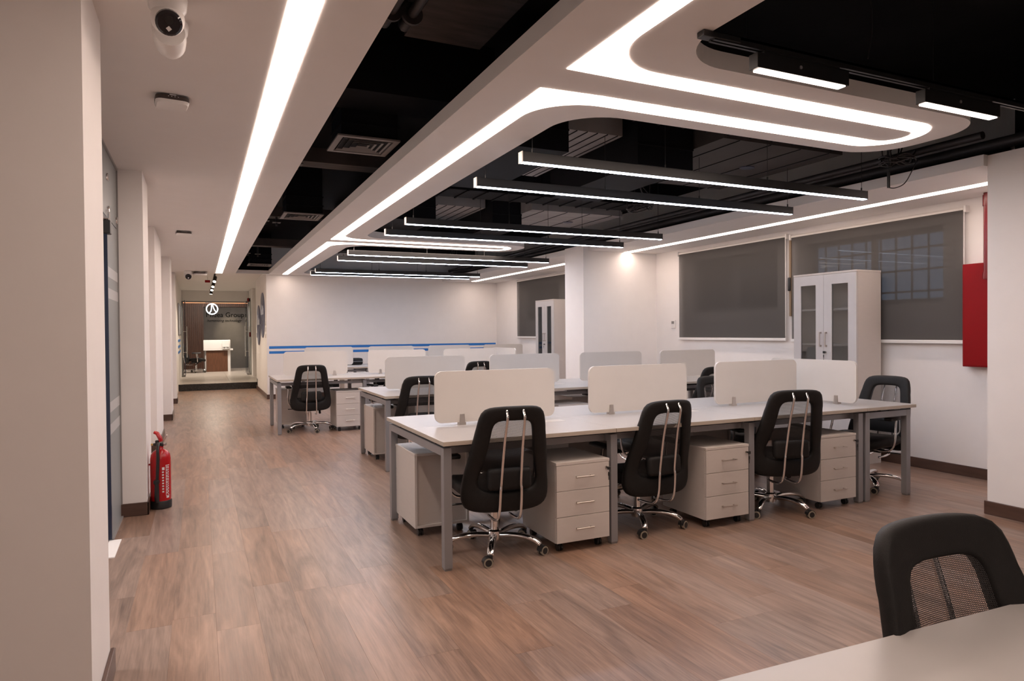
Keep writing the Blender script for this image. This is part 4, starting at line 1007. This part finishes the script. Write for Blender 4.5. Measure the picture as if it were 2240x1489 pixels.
# ------------------------------------------------------------------ corridor and reception
YR = 22.5; ZT = 0.16
box('wall_corridor', M['wall'], 1.29, 1.60, YB+0.2, 17.95, 0, 2.76)
box('wall_corridor', M['wall'], 1.50, 1.75, 17.95, 21.0, 0, 2.76); box('wall_corridor', M['wall'], 1.41, 1.75, 21.0, YR+0.1, 0, 2.76)
box('ceiling_corridor', M['ceil'], -0.9, 1.75, YB, YR+0.1, 2.70, 2.79)
box('wall_header', M['wall'], -0.5, 1.45, YR, YR+0.1, 2.38, 2.70)
box('trim_4', M['terr'], -0.47, 1.40, 18.2, 18.30, 0.0, ZT)
box('trim_5', M['terr'], 1.285, 1.31, 17.7, 17.95, 0.1, 0.27)
skirt('baseboard_corridor', 1.396, 1.41, 21.0, YR); skirt('baseboard_corridor', 1.396, 1.6, 20.986, 21.0)
fl2 = box('floor_reception', M['tile'], -2.0, 3.2, 18.3, 26.4, 0.0, ZT-0.008)
tm = bpy.data.meshes.new('floor_tile'); b_ = nb(); bx(b_, 0.002, 0.598, 0.002, 0.598, -0.008, 0, 0.0015, 1); b_.to_mesh(tm); b_.free(); tm.materials.append(M['tile'])
for i in range(4):
    for j in range(13):
        o = link('floor_tile', tm, fl2); o.location = (-0.47+i*0.6-0.03, 18.3+j*0.6, ZT)
# room behind the glass doors
box('wall_reception', M['grey'], -2.0, 3.2, 26.2, 26.4, ZT, 3.0); box('wall_reception', M['wall'], -2.1, -2.0, YR, 26.4, 0, 3.0); box('wall_reception', M['wall'], 3.2, 3.3, YR, 26.4, 0, 3.0)
box('wall_reception', M['wall'], -2.0, -0.47, YR, YR+0.1, 0, 3.0); box('wall_reception', M['wall'], 1.42, 3.2, YR, YR+0.1, 0, 3.0)
box('ceiling_reception', M['ceil'], -2.1, 3.3, YR, 26.4, 2.9, 3.0)
sw = box('wall_slatted', M['wood'], -1.4, 0.14, 26.12, 26.2, ZT, 2.75)
for k in range(24):
    x = -1.36+k*0.063; bm = nb(); bx(bm, x, x+0.04, 26.07, 26.12, ZT, 2.72); obj('slat', bm, M['slat'], sw)
sw2 = box('wall_slatted', M['wood'], 0.14, 1.7, 26.12, 26.2, 2.34, 2.75)
for k in range(24):
    x = 0.17+k*0.063; bm = nb(); bx(bm, x, x+0.04, 26.07, 26.12, 2.34, 2.72); obj('slat', bm, M['slat'], sw2)
bm = nb(); bx(bm, -1.4, 1.7, 26.03, 26.065, 2.47, 2.485); o = obj('cove_light', bm, M['e_cop']); tag(o, 'amber cove light along the top of the reception slat wall', 'light')
# lettering on the grey wall
def text(name, s, size, x, y, z, m, ext=0.004, shear=0.0, sx=1.0, off=0.0):
    cu = bpy.data.curves.new(name, 'FONT'); cu.body = s; cu.size = size; cu.extrude = ext; cu.shear = shear; cu.resolution_u = 4; cu.offset = off
    tmp = bpy.data.objects.new('tmp', cu); COL.objects.link(tmp); bpy.context.view_layer.update()
    me = bpy.data.meshes.new_from_object(tmp.evaluated_get(bpy.context.evaluated_depsgraph_get())); bpy.data.objects.remove(tmp)
    me.materials.clear(); me.materials.append(m); o = link(name, me); o.location = (x, y, z); o.rotation_euler = (PI/2, 0, 0); o.scale = (sx, 1, 1)
    return o
EMB = 0.80
o = text('wall_lettering', 'Midea Group', 0.24, 0.22, 26.19, 1.985, M['ink'], 0.008, 0, 0.98, 0.0); tag(o, 'large black raised lettering on the grey reception wall', 'lettering')
o = text('wall_tagline', 'humanizing technology', 0.125, 0.25, 26.19, 1.82, M['ink'], 0.005, 0.35, 0.98, 0.0); tag(o, 'slanted black script line below the large wall lettering', 'lettering')
# glowing round emblem hung before the wall
t = thing('glowing_emblem', 'round glowing white emblem hanging before the reception wall', 'sign', (0.395, 24.3, 2.205)); t.scale = (EMB, 1, EMB)
bm = nb(); n = 48
for a, b in ((0.19, 0.232),):
    g = []
    for i in range(n):
        q = 2*PI*i/n; g.append([bm.verts.new((r*math.cos(q), yy, r*math.sin(q))) for r, yy in ((a, -0.02), (b, -0.02), (b, 0.02), (a, 0.02))])
    for i in range(n):
        p, q = g[i], g[(i+1) % n]
        for j in range(4): bm.faces.new((p[j], p[(j+1) % 4], q[(j+1) % 4], q[j]))
obj('ring', bm, M['e_sign'], t)
bm = nb(); plate(bm, [(-0.13, -0.165), (-0.085, -0.185), (-0.02, -0.08), (0.012, 0.19), (-0.03, 0.19), (-0.05, -0.04), (-0.085, -0.115)], 'y', -0.02, 0.02); obj('left_stroke', bm, M['e_sign'], t)
bm = nb(); plate(bm, [(0.006, 0.19), (0.03, 0.06), (0.075, -0.05), (0.15, -0.14), (0.165, -0.11), (0.105, -0.03), (0.062, 0.08), (0.04, 0.19)], 'y', -0.02, 0.02); obj('right_stroke', bm, M['e_sign'], t)
bm = nb(); bx(bm, -0.25, -0.01, -0.02, 0.02, 0.245, 0.262)
for x in (-0.24, -0.02): cyl(bm, (x, 0, 0.25), (x, 0, 0.868), 0.006, 8)
cyl(bm, (-0.12, 0, 0.2), (-0.12, 0, 0.25), 0.006, 8); obj('hanger', bm, M['bplas'], t)
# glass doors standing open
for s, x, n in ((1, -0.375, 'left'), (-1, 1.30, 'right')):
    t = thing('glass_door', 'open glass entrance door leaf with long bar handle, %s side of reception' % n, 'door', (x, YR-0.03, ZT), math.radians(90))
    bm = nb(); bx(bm, -0.88, 0.0, -0.006, 0.006, 0.01, 2.2)
    for f in bm.faces: f.material_index = 0 if abs(f.normal.y) > 0.5 else 1
    obj('leaf', bm, [M['glass'], M['gedge']], t)
    bm = nb(); bx(bm, -0.14, 0.0, -0.015, 0.015, 0.0, 0.07); bx(bm, -0.14, 0.0, -0.015, 0.015, 2.15, 2.21); obj('pivot_shoe', bm, M['chrome'], t)
    for q in (-1, 1):
        bm = nb(); cyl(bm, (-0.80, q*0.05, 0.55), (-0.80, q*0.05, 1.45), 0.014, 12); cyl(bm, (-0.80, 0, 0.7), (-0.80, q*0.05, 0.7), 0.008, 8); cyl(bm, (-0.80, 0, 1.3), (-0.80, q*0.05, 1.3), 0.008, 8); obj('bar_handle', bm, M['chrome'], t, True, 40)
bm = nb(); bx(bm, -0.47, -0.43, YR, YR+0.08, ZT, 2.38); bx(bm, 1.38, 1.42, YR, YR+0.08, ZT, 2.38); bx(bm, -0.43, 1.38, YR, YR+0.08, 2.35, 2.38)
struct('door_1', bm, M['frame'])
# reception desk
t = thing('reception_desk', 'reception desk with walnut front and white raised counter', 'desk', (0.52, 24.0, ZT))
bm = nb(); bx(bm, -0.32, 0.32, -0.02, 0.02, 0.0, 0.69); obj('front_panel', bm, M['wood'], t)
bm = nb(); bx(bm, -0.40, 0.48, -0.06, 0.5, 0.69, 0.74, 0.004, 1); obj('counter', bm, M['white'], t)
bm = nb(); bx(bm, -0.40, 0.40, -0.06, -0.03, 0.74, 1.03, 0.004, 1); bx(bm, 0.37, 0.40, -0.03, 0.5, 0.74, 1.03); obj('upstand', bm, M['white'], t)
bm = nb(); bx(bm, 0.32, 0.40, -0.02, 0.5, 0.0, 0.69); bx(bm, -0.36, -0.32, 0.02, 0.5, 0.0, 0.69); obj('side_panel', bm, M['white'], t)
t = thing('desk_phone_stand', 'white flat monitor back standing on the right of the reception counter', 'monitor', (0.80, 23.93, ZT+0.74))
bm = nb(); bx(bm, -0.13, 0.09, -0.055, -0.04, 0.06, 0.28, 0.004, 1); obj('display', bm, M['white'], t)
bm = nb(); bx(bm, -0.12, 0.10, -0.06, 0.05, 0.0, 0.012, 0.003, 1); bx(bm, -0.03, 0.0, -0.05, -0.03, 0.0, 0.12); obj('stand', bm, M['white'], t)
put(dup(CH, 'black task chair facing right beside the reception desk'), -0.10, 23.7, -92).location.z = ZT
# corridor spots
t = thing('spot_track', 'short black ceiling rail carrying the corridor spotlights', 'track', (0.33, 18.4, 2.685))
bm = nb(); bx(bm, -0.017, 0.017, -2.2, 3.2, 0, 0.015); obj('rail', bm, M['bplas'], t)
for k, (y, tilt) in enumerate(((16.4, 0.7), (18.2, 0.7), (19.6, 0.7), (21.2, 0.05))):
    t = thing('corridor_spotlight', 'small black corridor spotlight, %s from the office' % nth[k], 'spotlight', (0.33, y, 2.685), 0, 'corridor spotlights')
    d = Vector((-0.15, -math.sin(tilt), -math.cos(tilt))).normalized(); c = Vector((0, 0, -0.10))
    bm = nb(); cyl(bm, (0, 0, 0), (0, 0, -0.10), 0.008, 8); bx(bm, -0.015, 0.015, -0.05, 0.05, -0.02, 0); obj('stem', bm, M['bplas'], t)
    bm = nb(); tube(bm, [c-d*0.08, c+d*0.06], 0.038, 16); obj('head', bm, M['bplas'], t, True, 40)
    bm = nb(); tube(bm, [c+d*0.0605, c+d*0.063], 0.034, 16); obj('lens', bm, M['e_spot'], t, True, 40)
def spot(name, loc, to, power, size, col=(1.0, 0.84, 0.66), blend=0.8, r=0.03):
    l = bpy.data.lights.new(name, 'SPOT'); l.energy = power; l.spot_size = math.radians(size); l.spot_blend = blend; l.color = col; l.shadow_soft_size = r
    o = bpy.data.objects.new(name, l); COL.objects.link(o); o.location = loc
    o.rotation_euler = (Vector(to)-Vector(loc)).to_track_quat('-Z', 'Y').to_euler(); return o
for y in (16.3, 18.0, 19.5): spot('spot_lamp', (0.33, y-0.07, 2.50), (0.2, y-1.0, 0), 85, 115)
spot('spot_lamp', (0.33, 21.2, 2.50), (0.35, 21.3, 0), 110, 80)
spot('spot_lamp', (0.9, 24.9, 2.7), (1.0, 26.2, 1.45), 150, 40, (1.0, 0.80, 0.55), 1.0)
def area(name, loc, to, power, sx, sy, col):
    l = bpy.data.lights.new(name, 'AREA'); l.shape = 'RECTANGLE'; l.size = sx; l.size_y = sy; l.energy = power; l.color = col
    o = bpy.data.objects.new(name, l); COL.objects.link(o); o.location = loc; o.rotation_euler = (Vector(to)-Vector(loc)).to_track_quat('-Z', 'Y').to_euler(); return o
area('reception_fill', (0.5, 23.1, 2.88), (0.5, 23.6, 0), 130, 1.6, 0.6, (1.0, 0.87, 0.75))  # added fill without a fixture, brightens the reception and the counter front
area('side_room_fill', (-2.3, 3.6, 2.6), (-2.3, 3.6, 0), 45, 1.2, 0.6, (0.95, 0.97, 1.0))  # added fill without a fixture, lifts the room behind the glass partition
# red alarm devices
t = thing('alarm_sounder', 'small red alarm sounder high on the corridor wall by the glass door', 'alarm', (1.41, 21.8, 2.40))
bm = nb(); bx(bm, -0.04, 0, -0.05, 0.05, -0.05, 0.05, 0.006, 2); obj('base', bm, M['bplas'], t)
bm = nb(); lathe(bm, ((0.04, -0.04), (0.062, -0.045), (0.06, -0.07), (0.03, -0.09), (0.01, -0.092)), (0, 0, 0), 20, 'x'); obj('horn', bm, M['red'], t, True, 40)
t = thing('call_point', 'small red fire call point on the corridor wall by the glass door', 'alarm', (1.41, 21.8, 1.36))
bm = nb(); bx(bm, -0.05, 0, -0.055, 0.055, -0.07, 0.07, 0.006, 2); obj('box', bm, M['red'], t); bm = nb(); bx(bm, -0.052, -0.05, -0.03, 0.03, -0.03, 0.03); obj('window', bm, M['lbl'], t)
t = thing('alarm_beacon', 'small red box hanging below the corridor ceiling near the spotlights', 'alarm', (0.19, 17.0, 2.56))
bm = nb(); bx(bm, -0.055, 0.055, -0.02, 0.02, 0, 0.055, 0.004, 1); obj('box', bm, M['red'], t); bm = nb(); cyl(bm, (0, 0, 0.055), (0, 0, 0.14), 0.006, 8); obj('stem', bm, M['white'], t)
# round printed discs on the corridor wall
for k, (y, z, r) in enumerate(((15.95, 1.79, 0.50), (17.05, 1.58, 0.47))):
    t = thing('wall_disc', ['large round slate blue printed disc on the corridor wall, nearer one', 'large round slate blue printed disc on the corridor wall, farther one'][k], 'wall print', (1.288, y, z))
    bm = nb(); lathe(bm, ((r, 0.0), (r, -0.012), (r-0.004, -0.014)), n=48, axis='x'); obj('disc', bm, M['navy'], t, True, 40)
    bm = nb(); rn = random.Random(k+3)
    for i in range(9):
        y0 = -r*0.7+i*r*0.155; h = rn.uniform(0.1, 0.26); zb_ = r*0.02
        bx(bm, -0.0165, -0.0142, y0, y0+r*0.12, zb_, min(zb_+h, math.sqrt(max(0, r*r-max(abs(y0), abs(y0+r*0.12))**2))*0.95))
    obj('skyline_print', bm, M['pale'], t)
    bm = nb()
    for i in range(4): bx(bm, -0.0160, -0.0142, -r*0.55+i*0.22, -r*0.55+i*0.22+0.15, -r*0.25-0.06*i, -r*0.08-0.05*i)
    obj('photo_print', bm, mat('muted_print', (0.20, 0.21, 0.28), 0.35, var=0.5, scale=14), t)
t = thing('switch_strip', 'column of three white switches on the corridor corner wall', 'switch', (1.29, 15.32, 1.33))
for z in (0.0, 0.14, 0.27):
    bm = nb(); bx(bm, -0.012, 0, -0.04, 0.04, z-0.045, z+0.045, 0.004, 1); s_ = obj('switch_plate', bm, M['white'], t)
    bm = nb(); bx(bm, -0.016, -0.012, -0.012, 0.012, z-0.02, z+0.02, 0.002, 1); obj('rocker', bm, M['alu'], s_)
# left corridor wall decor: blue lines and a narrow window strip
t = thing('wall_graphic', 'three blue bars printed on the left corridor wall before the entrance', 'wall print', (-0.468, 19.5, 0))
for z in (1.22, 1.07, 0.93):
    bm = nb(); bx(bm, 0, 0.004, -1.2, 1.2, z-0.03, z+0.03); obj('bar', bm, M['blue'], t)
t = thing('picture_row', 'tall dark framed pictures on the left corridor wall above blue bars', 'picture', (-0.468, 19.5, 0))
for i in range(3):
    bm = nb(); bx(bm, 0, 0.02, -1.0+i*0.75, -0.45+i*0.75, 1.35, 2.15); f = obj('picture_frame', bm, M['steel'], t)
    bm = nb(); bx(bm, 0.02, 0.022, -0.97+i*0.75, -0.48+i*0.75, 1.38, 2.12); obj('print', bm, M['pale'], f)
